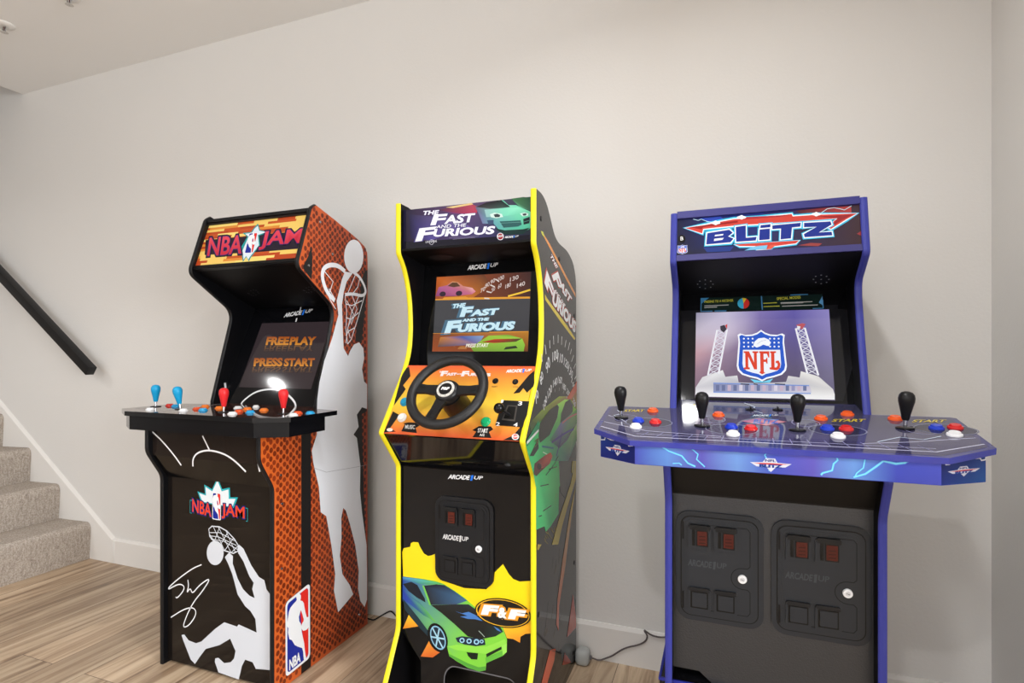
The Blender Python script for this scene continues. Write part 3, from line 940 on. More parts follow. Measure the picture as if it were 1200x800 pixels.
    mb.stroke(FB, Z(8, 250, 440, [(262, 268), (270, 250), (300, 220), (380, 160), (470, 132), (560, 126), (650, 145), (720, 195), (765, 250), (774, 285), (770, 310)]), .0075, (226, 226, 228), 2, 'bezel_gloss', smooth=2)
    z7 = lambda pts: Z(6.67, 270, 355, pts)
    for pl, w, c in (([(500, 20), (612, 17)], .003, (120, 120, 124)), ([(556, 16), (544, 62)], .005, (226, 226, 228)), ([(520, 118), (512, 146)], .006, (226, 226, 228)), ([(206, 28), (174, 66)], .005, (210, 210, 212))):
        mb.stroke(FB, z7(pl), w, c, 2, 'bezel_gloss')  # small pale strokes paint a hoop's reflection onto the bezel
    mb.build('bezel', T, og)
    mb = MB()
    s0 = [FB.px(307, 378.5), FB.px(389, 377), FB.px(364, 456.5), FB.px(280.7, 453)]
    us = (min(s0[0][0], s0[3][0]), max(s0[1][0], s0[2][0])); vs2 = ((s0[2][1] + s0[3][1]) / 2, (s0[0][1] + s0[1][1]) / 2)
    us = ((s0[0][0] + s0[3][0]) / 2, (s0[1][0] + s0[2][0]) / 2)
    mb.slab(FB, [(us[0], vs2[0]), (us[1], vs2[0]), (us[1], vs2[1]), (us[0], vs2[1])], 0, .0008, (52, 43, 46), 'screen_glow')  # grey-brown room reflection is mixed into this screen colour
    ZS = lambda pts: Z(6.67, 270, 355, pts)
    for word, b_, r_, tt in (('FREE', (277, 330), (455, 330), (290, 265)), ('PLAY', (462, 330), (665, 330), (475, 265)), ('PRESS', (182, 497), (408, 497), (190, 430)), ('START', (418, 497), (658, 497), (426, 432))):
        mb.text(FB, word, *ZS([b_, r_, tt]), (204, 136, 54), 8, .05, 'screen_glow', col2=(150, 72, 30))
        # dim mirrored echo below each word
        mb.text(FB, word, *ZS([(b_[0] - 4, b_[1] + 4), (r_[0] - 8, r_[1] + 4), (b_[0] - 14, b_[1] + 48)]), (120, 84, 50), 7, .02, 'screen_glow', col2=(62, 50, 48))
    mb.build('screen', T, og)['label'] = 'dark lit screen reading free play press start'
    # control deck
    zt, th = .956, .016
    plan = [(-1.990, -.740), (-1.397, -.740), (-1.297, -.680), (-1.297, -.450), (-1.4225, -.425), (b2, -.425), (b2, -.372), (a, -.372), (a, -.425), (XL, -.425), (-2.093, -.450), (-2.093, -.680)]
    FD = Face((0, 0, zt), (0, 0, 1), (0, 1, 0))
    mb = MB(); mb.slab(FD, plan, -th, 0, (70, 38, 32), 'mirror_gloss', side=(15, 15, 18))
    apr = [(-1.982, -.728), (-1.403, -.728), (-1.310, -.672), (-1.310, -.500), (b2, -.500), (a, -.500), (-2.080, -.500), (-2.080, -.672)]
    mb.slab(FD, apr, -.066, -th, (15, 15, 18), 'gloss')
    for i in range(22):
        x0 = -2.05 + i * .0345
        c = random.choice([(66, 36, 30), (84, 46, 36), (56, 30, 28)])
        lo = -.736 if -1.98 < x0 and x0 + .034 < -1.41 else -.66
        mb.poly(FD, [(x0, lo), (x0 + .0335, lo), (x0 + .0335, -.46), (x0, -.46)], c, 1, 'mirror_gloss')
    cxd = -1.655
    mb.stroke(FD, Z(8, 250, 440, [(768, 300), (750, 325), (722, 355), (682, 386), (600, 398), (500, 392), (430, 378), (385, 355), (330, 315), (300, 280)]), .006, (232, 232, 234), 3, 'mirror_gloss', smooth=2)
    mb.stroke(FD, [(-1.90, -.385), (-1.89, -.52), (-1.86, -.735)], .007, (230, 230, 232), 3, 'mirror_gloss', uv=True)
    deck = mb.build('control_deck', T, og)
    bl_, rd_ = (20, 150, 200), (214, 40, 44)
    for px, py, c, lb, tl in ((182.5, 476.5, bl_, 'blue bat-top joystick at the deck corner', (0, 0)), (211.5, 479.5, bl_, 'blue bat-top joystick tilted, second from left', (.1, -.1)),
                              (262.3, 483, rd_, 'red bat-top joystick, left of the two', (0, 0)), (332.2, 485, rd_, 'red bat-top joystick nearest the right corner', (0, 0))):
        joystick(deck, FD.at(px, py), og, c, lb, tl)
    for px, py, c, nm in ((182, 478.3, (226, 226, 226), 'white'), (199, 475.5, (196, 50, 40), 'red'), (206, 476.3, (30, 140, 190), 'blue'), (215, 481.5, (226, 226, 226), 'white'),
                          (231, 479.5, (214, 80, 40), 'orange-red'), (238, 481, (40, 150, 200), 'blue'), (240.5, 476.7, (230, 120, 40), 'orange'), (257, 478.5, (230, 120, 40), 'orange'),
                          (279, 478.5, (226, 226, 226), 'white'), (280, 482.5, (214, 80, 40), 'orange-red'), (289.8, 479.8, (230, 120, 40), 'orange'), (293.3, 483.6, (40, 150, 200), 'blue'),
                          (272.3, 485.3, (226, 226, 226), 'white'), (309.3, 481, (230, 120, 40), 'orange'), (300, 477.3, (226, 226, 226), 'white'), (343.5, 487, (226, 226, 226), 'white'),
                          (349, 484.6, (214, 80, 40), 'orange-red'), (363.5, 484.6, (40, 150, 200), 'blue')):
        if nm == 'white' and px == 182: py = 480.4; px = 176
        button(deck, FD.at(px, py), og, c, nm + ' push button', rad=.0125 if (nm == 'white' and px == 300) else .0155)
    # upper and lower front panels
    FA = Face(((a + b2) / 2, -.665, .86), (0, -1, 0))
    mb = MB()
    mb.slab(FA, [(-hw, -.070), (hw, -.070), (hw, .035), (-hw, .035)], -.012, 0, (34, 27, 24), 'gloss')
    mb.prism_x([(-.665, .790), (-.608, .700), (-.598, .706), (-.653, .790)], a, b2, (9, 9, 11), 'gloss')
    Wl = (236, 236, 238)
    ZA = lambda pts: Z(4, 140, 420, pts)
    mb.stroke(FA, ZA([(155, 343), (200, 385), (255, 450), (290, 500)]), .0055, Wl, 2, smooth=1)
    mb.stroke(FA, ZA([(390, 362), (422, 428)]), .0055, Wl, 2)
    mb.stroke(FA, ZA([(345, 505), (344, 470), (365, 440), (420, 427), (490, 445), (540, 477), (593, 530)]), .006, Wl, 2, smooth=2)
    mb.stroke(FA, ZA([(648, 400), (645, 470), (658, 530)]), .0055, Wl, 2, smooth=1)
    mb.build('upper_front_panel', T, og)
    FL = Face(((a + b2) / 2, -.605, .36), (0, -1, 0))
    mb = MB()
    mb.slab(FL, [(-hw, -.35), (hw, -.35), (hw, .342), (-hw, .342)], -.012, 0, (24, 20, 18), 'gloss')
    rnd = random.Random(5)
    for i in range(16):
        v = -.34 + i * .041; x0 = rnd.uniform(-.24, 0); 
        mb.poly(FL, [(x0, v), (min(hw, x0 + .3), v + .03), (min(hw, x0 + .3), v + .042), (x0, v + .012)], (30, 25, 22), 1, 'gloss')
    ZC = lambda pts: Z(4, 170, 600, pts)
    # badge and words
    mb.ppoly(FL, ZA([(460, 556), (482, 612), (518, 604), (520, 650), (556, 650), (536, 700), (384, 674), (366, 622), (402, 634), (398, 590), (435, 612)]), (40, 170, 180), 2)
    mb.ppoly(FL, ZA([(460, 570), (480, 622), (512, 613), (513, 657), (545, 657), (530, 695), (390, 670), (374, 630), (407, 642), (404, 600), (436, 622)]), (226, 234, 240), 3)
    for g, c, l in ((.07, (30, 40, 110), 4), (0, (222, 66, 44), 5)):
        mb.text(FL, 'NBA', *ZA([(343, 716), (432, 742), (343, 656)]), c, l, .02, grow=g); mb.text(FL, 'JAM', *ZA([(480, 748), (588, 766), (480, 678)]), c, l, .02, grow=g)
    mb.stroke(FL, ZA([(342, 664), (333, 662), (333, 722), (340, 724)]), .0022, (40, 170, 180), 5); mb.stroke(FL, ZA([(592, 700), (602, 701), (602, 762), (594, 761)]), .0022, (40, 170, 180), 5)
    hoop_badge(mb, FL, aff(*ZA([(437, 752), (477, 758), (438, 624)])), 6, word=False)
    # dunking silhouette
    W2 = (210, 215, 224)
    mb.ell(FL, 252.5, 647.5, 9.9, 14.3, W2, 4)
    mb.ppoly(FL, ZC([(440, 150), (462, 170), (500, 250), (535, 303), (560, 318), (570, 360), (601, 405), (604, 740), (520, 733), (505, 702), (470, 690), (455, 720), (440, 783), (345, 750),
                     (328, 700), (330, 684), (345, 681), (372, 706), (402, 702), (418, 685), (425, 650), (400, 592), (350, 622), (285, 640), (255, 680), (235, 710), (215, 690), (180, 600),
                     (172, 575), (185, 572), (205, 600), (240, 613), (265, 605), (330, 545), (372, 515), (432, 535), (440, 525), (524, 563), (518, 500), (495, 462), (470, 440), (435, 385), (410, 290), (390, 240),
                     (375, 210), (395, 188), (413, 205), (412, 240), (435, 310), (460, 360), (490, 390), (515, 402), (503, 360), (510, 330), (490, 300), (462, 230), (437, 190)]), W2, 3)
    net = [(300, 78), (315, 65), (350, 68), (385, 88), (420, 125), (438, 155), (436, 182), (415, 192), (370, 178), (330, 145), (304, 112)]
    mb.stroke(FL, ZC(net), .0042, W2, 4, closed=True)
    for pl in ([(320, 66), (375, 180)], [(345, 68), (405, 190)], [(380, 86), (425, 188)], [(302, 100), (335, 148)], [(325, 140), (350, 70)], [(350, 160), (390, 92)], [(375, 178), (415, 122)], [(404, 190), (436, 158)],
               [(302, 95), (350, 95), (425, 135)], [(310, 125), (370, 135), (436, 175)], [(306, 110), (345, 115), (430, 155)]):
        mb.stroke(FL, ZC(pl), .0026, W2, 4)
    # signature
    for pl, w in (([(266, 245), (225, 262), (165, 305), (118, 345), (108, 362), (130, 350), (158, 336), (180, 340), (186, 358), (168, 385), (150, 402), (145, 396)], .0042),
                  ([(202, 316), (206, 345), (196, 380), (214, 352), (222, 384), (256, 340), (312, 303), (270, 370), (236, 410), (212, 450), (190, 500), (178, 540), (205, 532), (236, 490), (241, 460), (222, 444), (180, 455), (122, 492)], .0042)):
        mb.stroke(FL, ZC(pl), w, (238, 240, 244), 4, smooth=2)
    mb.text(FL, '© 1993 MIDWAY', *ZC([(490, 774), (590, 800), (491, 767)]), (150, 150, 150), 4) if False else None
    mb.build('front_panel', T, og)['label'] = 'dark front panel with white dunking silhouette and signature'


# ------------------------------------------------------------------ machine 2: racing cabinet
def machine_racing():
    XL, XR, t = -.993, -.512, .016
    T = thing('arcade_machine', 'black arcade machine with bright yellow edges and a steering wheel', 'arcade machine', (-.7525, -.33, 0), 'arcade machines along the wall')
    og = T.location
    front = [(-.640, 0), (-.640, .085), (-.614, .128), (-.538, .265), (-.538, .797), (-.637, .915), (-.565, 1.012), (-.498, 1.107), (-.470, 1.17), (-.461, 1.24), (-.466, 1.33), (-.482, 1.395), (-.505, 1.447), (-.538, 1.487), (-.538, 1.650)]
    front = fillet(front, {2: .03, 3: .02, 4: .012, 5: .008, 6: .04, 7: .04, 8: .03, 9: .03, 10: .03, 11: .03, 12: .02, 13: .01})
    rear = fillet([(-.538, 1.650), (-.475, 1.649), (-.43, 1.632), (-.395, 1.600), (-.345, 1.549), (-.295, 1.533), (-.175, 1.526), (-.095, 1.495), (-.058, 1.440), (-.056, 1.38), (-.056, 0)],
                  {1: .03, 2: .03, 3: .03, 4: .03, 5: .03, 6: .05, 7: .04, 8: .03})[1:]
    FS = Face((XR, -.056, 0), (1, 0, 0))
    DK = (32, 31, 33)

    def art(mb):
        mb.poly(FS, [(y + .056, z) for y, z in front + rear], DK, 1, 'side_print')
        G = 'side_print'
        z4 = lambda pts: Z(4.615, 440, 210, pts)
        z5 = lambda pts: Z(4.4444, 610, 390, pts)
        zb = lambda pts: Z(3.077, 610, 540, pts)
        # speed lines around the title
        mb.ppoly(FS, z4([(893, 278), (905, 290), (940, 345), (1080, 615), (1082, 640), (1040, 560), (930, 350)]), (220, 140, 60), 2, G)
        mb.ppoly(FS, z4([(893, 278), (906, 285), (915, 318), (900, 300)]), (200, 200, 50), 3, G)
        mb.ppoly(FS, z4([(915, 620), (925, 640), (1035, 790), (1080, 860), (1075, 870), (1000, 770), (916, 650)]), (214, 190, 60), 2, G)
        # title running down the panel
        tx = lambda s_, b_, r_, tt, w=.05: (mb.text(FS, s_, *z4([b_, r_, tt]), (170, 60, 50), 3, w, G, grow=.05), mb.text(FS, s_, *z4([b_, r_, tt]), (236, 236, 238), 4, w, G))
        tx('THE', (940, 412), (975, 482), (952, 405), .03)
        tx('F', (952, 520), (975, 590), (985, 500)); tx('AST', (988, 575), (1048, 672), (1004, 545))
        tx('AND THE', (962, 600), (1018, 690), (972, 592), .03)
        tx('F', (912, 560), (950, 660), (925, 490)); tx('URIOUS', (952, 668), (1078, 835), (962, 600))
        # gauge numbers and ticks on two arcs
        for s_, x, y, k, r in (('70', 82, 335, 1.0, -.9), ('80', 107, 238, 1.0, -.95), ('90', 140, 170, 1.3, -.75), ('100', 178, 118, 1.2, -.2), ('110', 205, 130, 1.2, .1), ('120', 236, 158, 1.1, .35), ('130', 258, 200, 1.2, .55), ('140', 272, 265, 1.0, .8),
                               ('100', 126, 365, .8, -.8), ('120', 150, 305, .9, -.5), ('140', 178, 258, .9, -.2), ('160', 203, 245, .9, .1), ('180', 225, 280, .8, .3), ('200', 246, 310, .8, .5), ('220', 278, 360, .8, .7)):
            u, v = FS.px(610 + x / 4.4444, 390 + y / 4.4444)
            h_ = .027 * k; w_ = h_ * .62 * len(s_) * 1.1
            a = -r * .9; c_, q_ = math.cos(a), math.sin(a)
            R = lambda du, dv: (u + du * c_ - dv * q_, v + du * q_ + dv * c_)
            mb.text(FS, s_, R(-w_ / 2, -h_ / 2), R(w_ / 2, -h_ / 2), R(-w_ / 2 + h_ * .2, h_ / 2), (224, 224, 224), 3, .02, G, uv=True)
        for x0, y0, x1, y1 in ((112, 150, 108, 110), (132, 110, 126, 62), (152, 80, 150, 38), (172, 60, 170, 15), (194, 52, 194, 8), (212, 62, 214, 18), (230, 74, 236, 38), (246, 90, 255, 50), (258, 110, 264, 84), (264, 150, 276, 115), (275, 185, 286, 160), (280, 240, 290, 222)):
            mb.stroke(FS, z5([(x0, y0), (x1, y1)]), .0055, (224, 224, 222), 3, G)
        for x0, y0 in ((152, 320), (178, 292), (200, 285), (222, 300), (240, 325)):
            mb.stroke(FS, z5([(x0, y0), (x0 - 1, y0 + 16)]), .004, (190, 190, 188), 3, G)
        # glow behind the car
        mb.ppoly(FS, z5([(45, 470), (110, 400), (200, 330), (250, 330), (292, 250), (292, 420), (200, 480), (60, 560)]), [(60, 66, 36), (120, 140, 44), (150, 178, 60), (150, 120, 60), (190, 70, 50), (120, 150, 60), (110, 150, 60), (60, 110, 60)], 2, G)
        mb.ppoly(FS, z5([(240, 340), (292, 250), (292, 300), (262, 345)]), (206, 84, 52), 3, G)
        # car body
        grn = (64, 170, 92)
        mb.ppoly(FS, z5([(25, 580), (95, 470), (190, 372), (230, 345), (262, 350), (280, 390), (292, 400), (292, 560), (250, 660), (202, 800), (78, 800), (66, 735), (40, 640)]),
                 [(50, 190, 110), (70, 200, 110), (150, 220, 90), (176, 230, 90), (150, 210, 90), (150, 210, 80), (160, 210, 80), (60, 120, 60), (60, 100, 110), (60, 190, 100), (80, 210, 120), (70, 200, 120), (60, 190, 110)], 3, G)
        mb.ppoly(FS, z5([(98, 470), (150, 400), (190, 373), (198, 385), (190, 440), (150, 530), (100, 572), (92, 540)]), (34, 36, 34), 4, G)
        mb.ppoly(FS, z5([(205, 470), (210, 420), (232, 360), (255, 345), (272, 375), (270, 410), (240, 450)]), (40, 42, 44), 4, G)
        mb.ppoly(FS, z5([(205, 470), (280, 405), (292, 395), (292, 470), (240, 560), (200, 600), (150, 560)]), [(120, 120, 170), (120, 170, 90), (110, 160, 90), (80, 120, 70), (60, 50, 120), (50, 50, 110), (60, 140, 90)], 4, G)
        for pl, w, c in (([(215, 470), (250, 440), (290, 420)], .006, (200, 120, 120)), ([(160, 570), (230, 520), (275, 500)], .008, (70, 60, 140)), ([(110, 590), (170, 600)], .006, (40, 110, 130)),
                         ([(185, 640), (205, 560), (215, 520)], .008, (60, 60, 120)), ([(130, 740), (170, 690), (195, 640)], .004, (30, 100, 80)), ([(115, 620), (150, 640)], .003, (190, 230, 200))):
            mb.stroke(FS, z5(pl), w, c, 5, G, smooth=1)
        mb.ppoly(FS, z5([(30, 560), (92, 455), (96, 500), (32, 592)]), (26, 130, 84), 4, G)
        mb.ppoly(FS, z5([(30, 566), (92, 500), (92, 512), (32, 580)]), (226, 240, 234), 5, G)
        mb.ppoly(FS, z5([(45, 640), (90, 545), (92, 600), (66, 640)]), (30, 40, 36), 5, G)
        mb.text(FS, '3', *z5([(68, 600), (92, 580), (70, 560)]), (80, 90, 50), 6, .03, G)
        mb.ppoly(FS, z5([(66, 735), (70, 680), (120, 640), (155, 622), (164, 640), (150, 680), (110, 715), (80, 745)]), [(60, 40, 40), (70, 44, 44), (150, 60, 50), (200, 90, 60), (200, 80, 60), (150, 60, 50), (80, 40, 40), (50, 36, 36)], 5, G)
        mb.ell(FS, 631.3, 546.5, 2.4, 3.6, (8, 8, 8), 6, G)
        # lower car edge, wheel arch and torn streaks
        mb.ppoly(FS, zb([(55, 0), (140, 0), (138, 110), (136, 190), (108, 235), (90, 255), (85, 235), (55, 248)]), [(70, 200, 116), (70, 196, 110), (66, 180, 96), (56, 170, 100), (44, 150, 90), (56, 166, 96), (66, 190, 110), (70, 200, 120)], 3, G)
        for pl in ([(100, 30), (130, 20)], [(70, 90), (100, 84)], [(80, 180), (110, 160)], [(64, 200), (76, 196)]):
            mb.stroke(FS, zb(pl), .003, (24, 80, 60), 4, G)
        mb.ppoly(FS, zb([(137, 0), (180, 0), (165, 60), (160, 135), (142, 110)]), (58, 60, 58), 3, G)
        mb.ppoly(FS, zb([(196, 0), (199, 0), (199, 60), (150, 230), (135, 300), (112, 302), (140, 200), (180, 80)]), (168, 150, 66), 4, G)
        mb.ppoly(FS, zb([(185, 0), (197, 0), (190, 50), (182, 40)]), (150, 140, 70), 4, G)
        mb.ppoly(FS, zb([(200, 80), (185, 180), (160, 380), (138, 520), (136, 612), (128, 590), (132, 500), (150, 360), (178, 180)]), [(176, 160, 80), (176, 140, 80), (190, 130, 90), (196, 110, 84), (190, 100, 80), (190, 100, 80), (190, 110, 84), (190, 130, 90), (176, 150, 80)], 4, G)
        mb.ppoly(FS, zb([(188, 480), (199, 560), (199, 600), (166, 636), (180, 540)]), (180, 74, 60), 4, G)
        mb.ppoly(FS, zb([(60, 300), (75, 300), (62, 322), (58, 318)]), (170, 150, 60), 4, G)
        mb.ppoly(FS, zb([(105, 680), (126, 676), (120, 720), (95, 800), (74, 800)]), [(196, 90, 66)] * 5, 4, G)
        mb.ppoly(FS, zb([(158, 690), (166, 700), (182, 726), (160, 734), (150, 735)]), (170, 64, 52), 4, G)
        rnd = random.Random(9)
        for i in range(46):
            x, y = 122 + rnd.uniform(0, 60), 60 + rnd.uniform(0, 680)
            x -= (y - 200) * .08
            mb.stroke(FS, zb([(x, y), (x - rnd.uniform(2, 10), y + rnd.uniform(20, 60))]), .0016, rnd.choice([(110, 86, 66), (90, 74, 60), (120, 104, 70)]), 3, G)
        for i in range(18):
            x, y = 80 + rnd.uniform(0, 50), 230 + rnd.uniform(0, 60)
            mb.stroke(FS, zb([(x, y), (x + rnd.uniform(4, 12), y + rnd.uniform(6, 22))]), .0016, (150, 134, 70), 3, G)
        # joint between riser and cabinet
        mb.stroke(FS, [(628.3, 757), (675, 770)], .0016, (10, 10, 10), 7, G)

    sides = side_pair(T, og, front, rear, XL, XR, t, BLACK, 'matte', (236, 222, 36), 'satin', art=art)
    for px, py in ((634, 256), (655.3, 303.6), (673, 370), (673, 659), (631, 719.7), (672, 765)):
        screw(sides[1], FS, px, py, og, .0085, (10, 10, 11), 'satin', 'bolt_cover')
    a, b2 = XL + t, XR - t; cx = (a + b2) / 2; hw = (b2 - a) / 2
    mb = MB()
    mb.box(a, b2, -.075, -.065, .02, 1.43, BLACK, 'satin')
    mb.prism_x([(-.50, 1.622), (-.42, 1.600), (-.35, 1.535), (-.20, 1.50), (-.09, 1.45), (-.066, 1.40), (-.08, 1.39), (-.20, 1.49), (-.35, 1.525), (-.42, 1.59), (-.50, 1.612)], a, b2, BLACK, 'satin')
    mb.box(a, b2, -.50, -.07, .24, .255, BLACK, 'satin')
    mb.box(a, b2, -.44, -.43, .0, .25, (6, 6, 7), 'satin')
    mb.build('cabinet_body', T, og)
    # marquee ------------------------------------------------------
    FM = Face((cx, -.5195, 1.565), (0, -1, 0))
    vt, vb = .067, -.067
    B = 'backlit'
    mb = MB()
    mb.slab(FM, [(-hw, vb), (hw, vb), (hw, vt), (-hw, vt)], -.014, 0, (44, 34, 70), B, side=BLACK)
    zm = lambda pts: Z(4.615, 440, 210, pts)
    mb.poly(FM, [(-hw, vb), (0, vb), (0, vt), (-hw, vt)], [(26, 24, 44), (70, 60, 110), (96, 70, 110), (30, 28, 50)], 1, B)
    mb.poly(FM, [(0, vb), (hw, vb), (hw, vt), (0, vt)], [(70, 60, 110), (26, 30, 44), (40, 60, 60), (96, 70, 110)], 1, B)
    mb.poly(FM, [(-hw, vb), (hw, vb), (hw, vb + .02), (-hw, vb + .03)], (24, 22, 36), 2, B)
    mb.ppoly(FM, zm([(180, 190), (420, 210), (520, 260), (300, 330), (190, 320)]), [(36, 32, 60), (110, 96, 150), (110, 90, 160), (80, 70, 140), (34, 30, 60)], 2, B)
    # pink streak and teal car
    mb.ppoly(FM, zm([(330, 165), (520, 135), (560, 150), (545, 190), (420, 185)]), [(60, 44, 70), (170, 70, 90), (150, 60, 70), (180, 60, 90), (110, 60, 120)], 3, B)
    mb.ppoly(FM, zm([(380, 152), (520, 128), (530, 136), (420, 156)]), (220, 190, 130), 3, B)
    tl = (110, 206, 176)
    mb.ppoly(FM, zm([(540, 150), (620, 130), (690, 112), (720, 140), (760, 140), (845, 178), (842, 262), (800, 290), (740, 280), (670, 275), (640, 240), (580, 240), (560, 190)]),
             [(100, 90, 120), (110, 130, 140), (90, 180, 150), (130, 214, 180), (120, 214, 180), (120, 210, 170), (80, 190, 150), (80, 180, 140), (90, 180, 150), (90, 180, 170), (100, 160, 170), (110, 120, 160), (110, 110, 150)], 3, B)
    mb.ppoly(FM, zm([(545, 150), (600, 126), (680, 112), (730, 150), (690, 155), (620, 160)]), [(50, 44, 50), (40, 40, 46), (30, 34, 36), (40, 60, 56), (60, 80, 76), (90, 80, 90)], 4, B)
    mb.ppoly(FM, zm([(735, 105), (800, 96), (846, 100), (846, 172), (780, 150)]), [(60, 110, 70), (50, 90, 60), (40, 80, 60), (60, 100, 80), (90, 160, 120)], 2, B)
    mb.ppoly(FM, zm([(590, 165), (690, 158), (770, 152), (830, 178), (700, 200), (600, 205)]), [(150, 190, 190), (130, 214, 186), (140, 224, 190), (110, 200, 164), (120, 210, 180), (150, 190, 190)], 4, B)
    for hl, c in (([(620, 190), (645, 181), (684, 188), (692, 204), (655, 211), (626, 206)], (206, 230, 222)), ([(640, 191), (660, 187), (676, 194), (672, 205), (648, 206)], (56, 66, 70)), ([(782, 186), (806, 180), (828, 186), (826, 197), (796, 201)], (206, 230, 222)), ([(796, 188), (812, 184), (820, 190), (812, 197), (800, 197)], (60, 70, 74))):
        mb.ppoly(FM, zm(hl), c, 6 if c[0] > 100 else 7, B)
    mb.ppoly(FM, zm([(672, 228), (786, 222), (792, 246), (772, 256), (694, 262)]), (48, 92, 92), 5, B); mb.stroke(FM, zm([(676, 238), (790, 232)]), .001, (110, 170, 160), 6, B)
    mb.ppoly(FM, zm([(800, 215), (835, 203), (836, 222), (832, 238), (802, 246)]), (30, 40, 44), 5, B); mb.stroke(FM, zm([(802, 232), (834, 222)]), .0012, (90, 160, 140), 6, B)
    mb.ppoly(FM, zm([(640, 264), (700, 276), (800, 270), (835, 262), (800, 296), (700, 300)]), (26, 52, 50), 5, B)
    mb.ppoly(FM, zm([(604, 222), (640, 220), (640, 244), (612, 244)]), (60, 80, 110), 5, B)
    Wm = (240, 238, 250)

    def title(mbx, F, zz, X, mat, layer=7):
        for g, c, l in ((.10, (70, 64, 120), layer), (.0, Wm, layer + 1)):
            for s_, b_, r_, tt in X:
                mbx.text(F, s_, *zz([b_, r_, tt]), c if g or mat != 'screen_glow' else (190, 226, 240), l + (2.2 if s_ == 'AND THE' else 0), .015 if s_ == 'AND THE' else .04, mat, grow=g * (.9 if s_ == 'AND THE' else .35))
    title(mb, FM, zm, [('THE', (255, 195), (340, 190), (262, 172)), ('F', (298, 250), (372, 245), (318, 192)), ('AST', (372, 244), (530, 232), (384, 196)),
                       ('AND THE', (330, 267), (490, 257), (334, 249)), ('F', (216, 338), (310, 328), (240, 266)), ('URIOUS', (310, 313), (640, 297), (322, 270))], B)
    mb.text(FM, 'UNIVERSAL', *zm([(272, 346), (334, 340), (274, 334)]), (220, 220, 230), 8, .0, B)
    mb.stroke(FM, zm([(303, 326 + 0), (315, 330), (318, 345), (306, 355), (294, 348), (296, 332)]), .001, (220, 220, 230), 8, B, closed=True)
    mb.stroke(FM, zm([(400, 318), (560, 308)]), .0008, (150, 148, 160), 8, B); mb.stroke(FM, zm([(420, 325), (540, 316)]), .0008, (150, 148, 160), 8, B)
    mb.ell(FM, 440 + 677 / 4.615, 210 + 310 / 4.615, 4, 4.3, (226, 226, 232), 8, B); mb.ell(FM, 440 + 677 / 4.615, 210 + 310 / 4.615, 3.2, 3.5, (150, 40, 50), 9, B)
    mb.text(FM, 'RAW', *zm([(662, 316), (693, 312), (663, 304)]), (230, 230, 232), 10, .03, B)
    arcade_logo(mb, FM, *zm([(700, 320), (776, 314), (701, 308)]), 9, B)
    mb.build('marquee', T, og)['label'] = 'lit marquee with white title and teal car'
    # underside, screen board, screen ---------------------------------
    mb = MB()
    mb.prism_x([(-.534, 1.495), (-.376, 1.470), (-.376, 1.482), (-.530, 1.503)], a, b2, BLACK, 'matte')
    for sx in (-.12, .14):
        pts = [(cx + sx + .045 * math.cos(k), -.455 + .028 * math.sin(k)) for k in [2 * PI * i / 20 for i in range(20)]]
        zz = lambda y: 1.495 - .025 * (y + .534) / .158
        mb.face([(x, y, zz(y) - .0015) for x, y in pts[::-1]], (34, 34, 38), 'matte')
    mb.build('canopy', T, og)
    FB = Face((cx, -.4005, 1.298), (0, -.260, .033))
    mb = MB()
    vt, vb = (1.474 - 1.298) / FB.v.z, (1.112 - 1.298) / FB.v.z
    mb.slab(FB, [(-hw, vb), (hw, vb), (hw, vt), (-hw, vt)], -.010, 0, (10, 10, 12), 'bezel_gloss')
    arcade_logo(mb, FB, *zm([(497, 492), (664, 476), (500, 464)]), 2, 'gloss')
    mb.build('bezel', T, og)
    for px, py in ((504.3, 303), (545.7, 299.5), (589.5, 296.5)):
        pass
    E_ = 'screen_glow'
    s0 = [FB.px(512, 325.3), FB.px(622.6, 318), FB.px(618.7, 412), FB.px(506.7, 411.4)]
    u0, u1 = (s0[0][0] + s0[3][0]) / 2, (s0[1][0] + s0[2][0]) / 2; v0, v1 = (s0[2][1] + s0[3][1]) / 2, (s0[0][1] + s0[1][1]) / 2
    q = lambda x, y: (u0 + (u1 - u0) * x, v0 + (v1 - v0) * y)
    mb = MB()
    mb.slab(FB, [q(0, 0), q(1, 0), q(1, 1), q(0, 1)], 0, .0008, (66, 66, 70), E_)
    P = lambda pts: [q(*p) for p in pts]
    b0 = 5
    mb.poly(FB, P([(0, .69), (1, .66), (1, 1), (0, 1)]), [(150, 70, 30), (70, 40, 34), (60, 34, 34), (170, 84, 40)], b0, E_)
    mb.poly(FB, P([(0, .70), (.40, .69), (.60, .85), (.52, 1), (0, 1)]), [(150, 70, 36), (190, 110, 40), (110, 60, 34), (100, 54, 34), (190, 96, 44)], b0 + 1, E_)
    mb.poly(FB, P([(.0, .685), (1, .66), (1, .685), (.36, .705), (.33, .72), (.10, .72), (.08, .70), (0, .70)]), (220, 150, 50), b0 + 2, E_)
    # pink car
    mb.poly(FB, P([(.0, .74), (.03, .86), (.12, .88), (.18, .93), (.24, .92), (.30, .86), (.40, .83), (.44, .78), (.40, .745), (.2, .73)]), [(130, 60, 110), (170, 90, 140), (180, 100, 130), (200, 140, 90), (180, 120, 80), (200, 130, 120), (230, 170, 170), (220, 130, 150), (190, 100, 130), (120, 60, 110)], b0 + 3, E_)
    mb.poly(FB, P([(.13, .87), (.18, .915), (.23, .91), (.27, .86), (.2, .85)]), (90, 60, 40), b0 + 4, E_)
    for xx in (.08, .26):
        mb.poly(FB, P([(xx + .035 * math.cos(k), .765 + .035 * math.sin(k)) for k in [2 * PI * i / 14 for i in range(14)]]), (50, 34, 50), b0 + 4, E_)
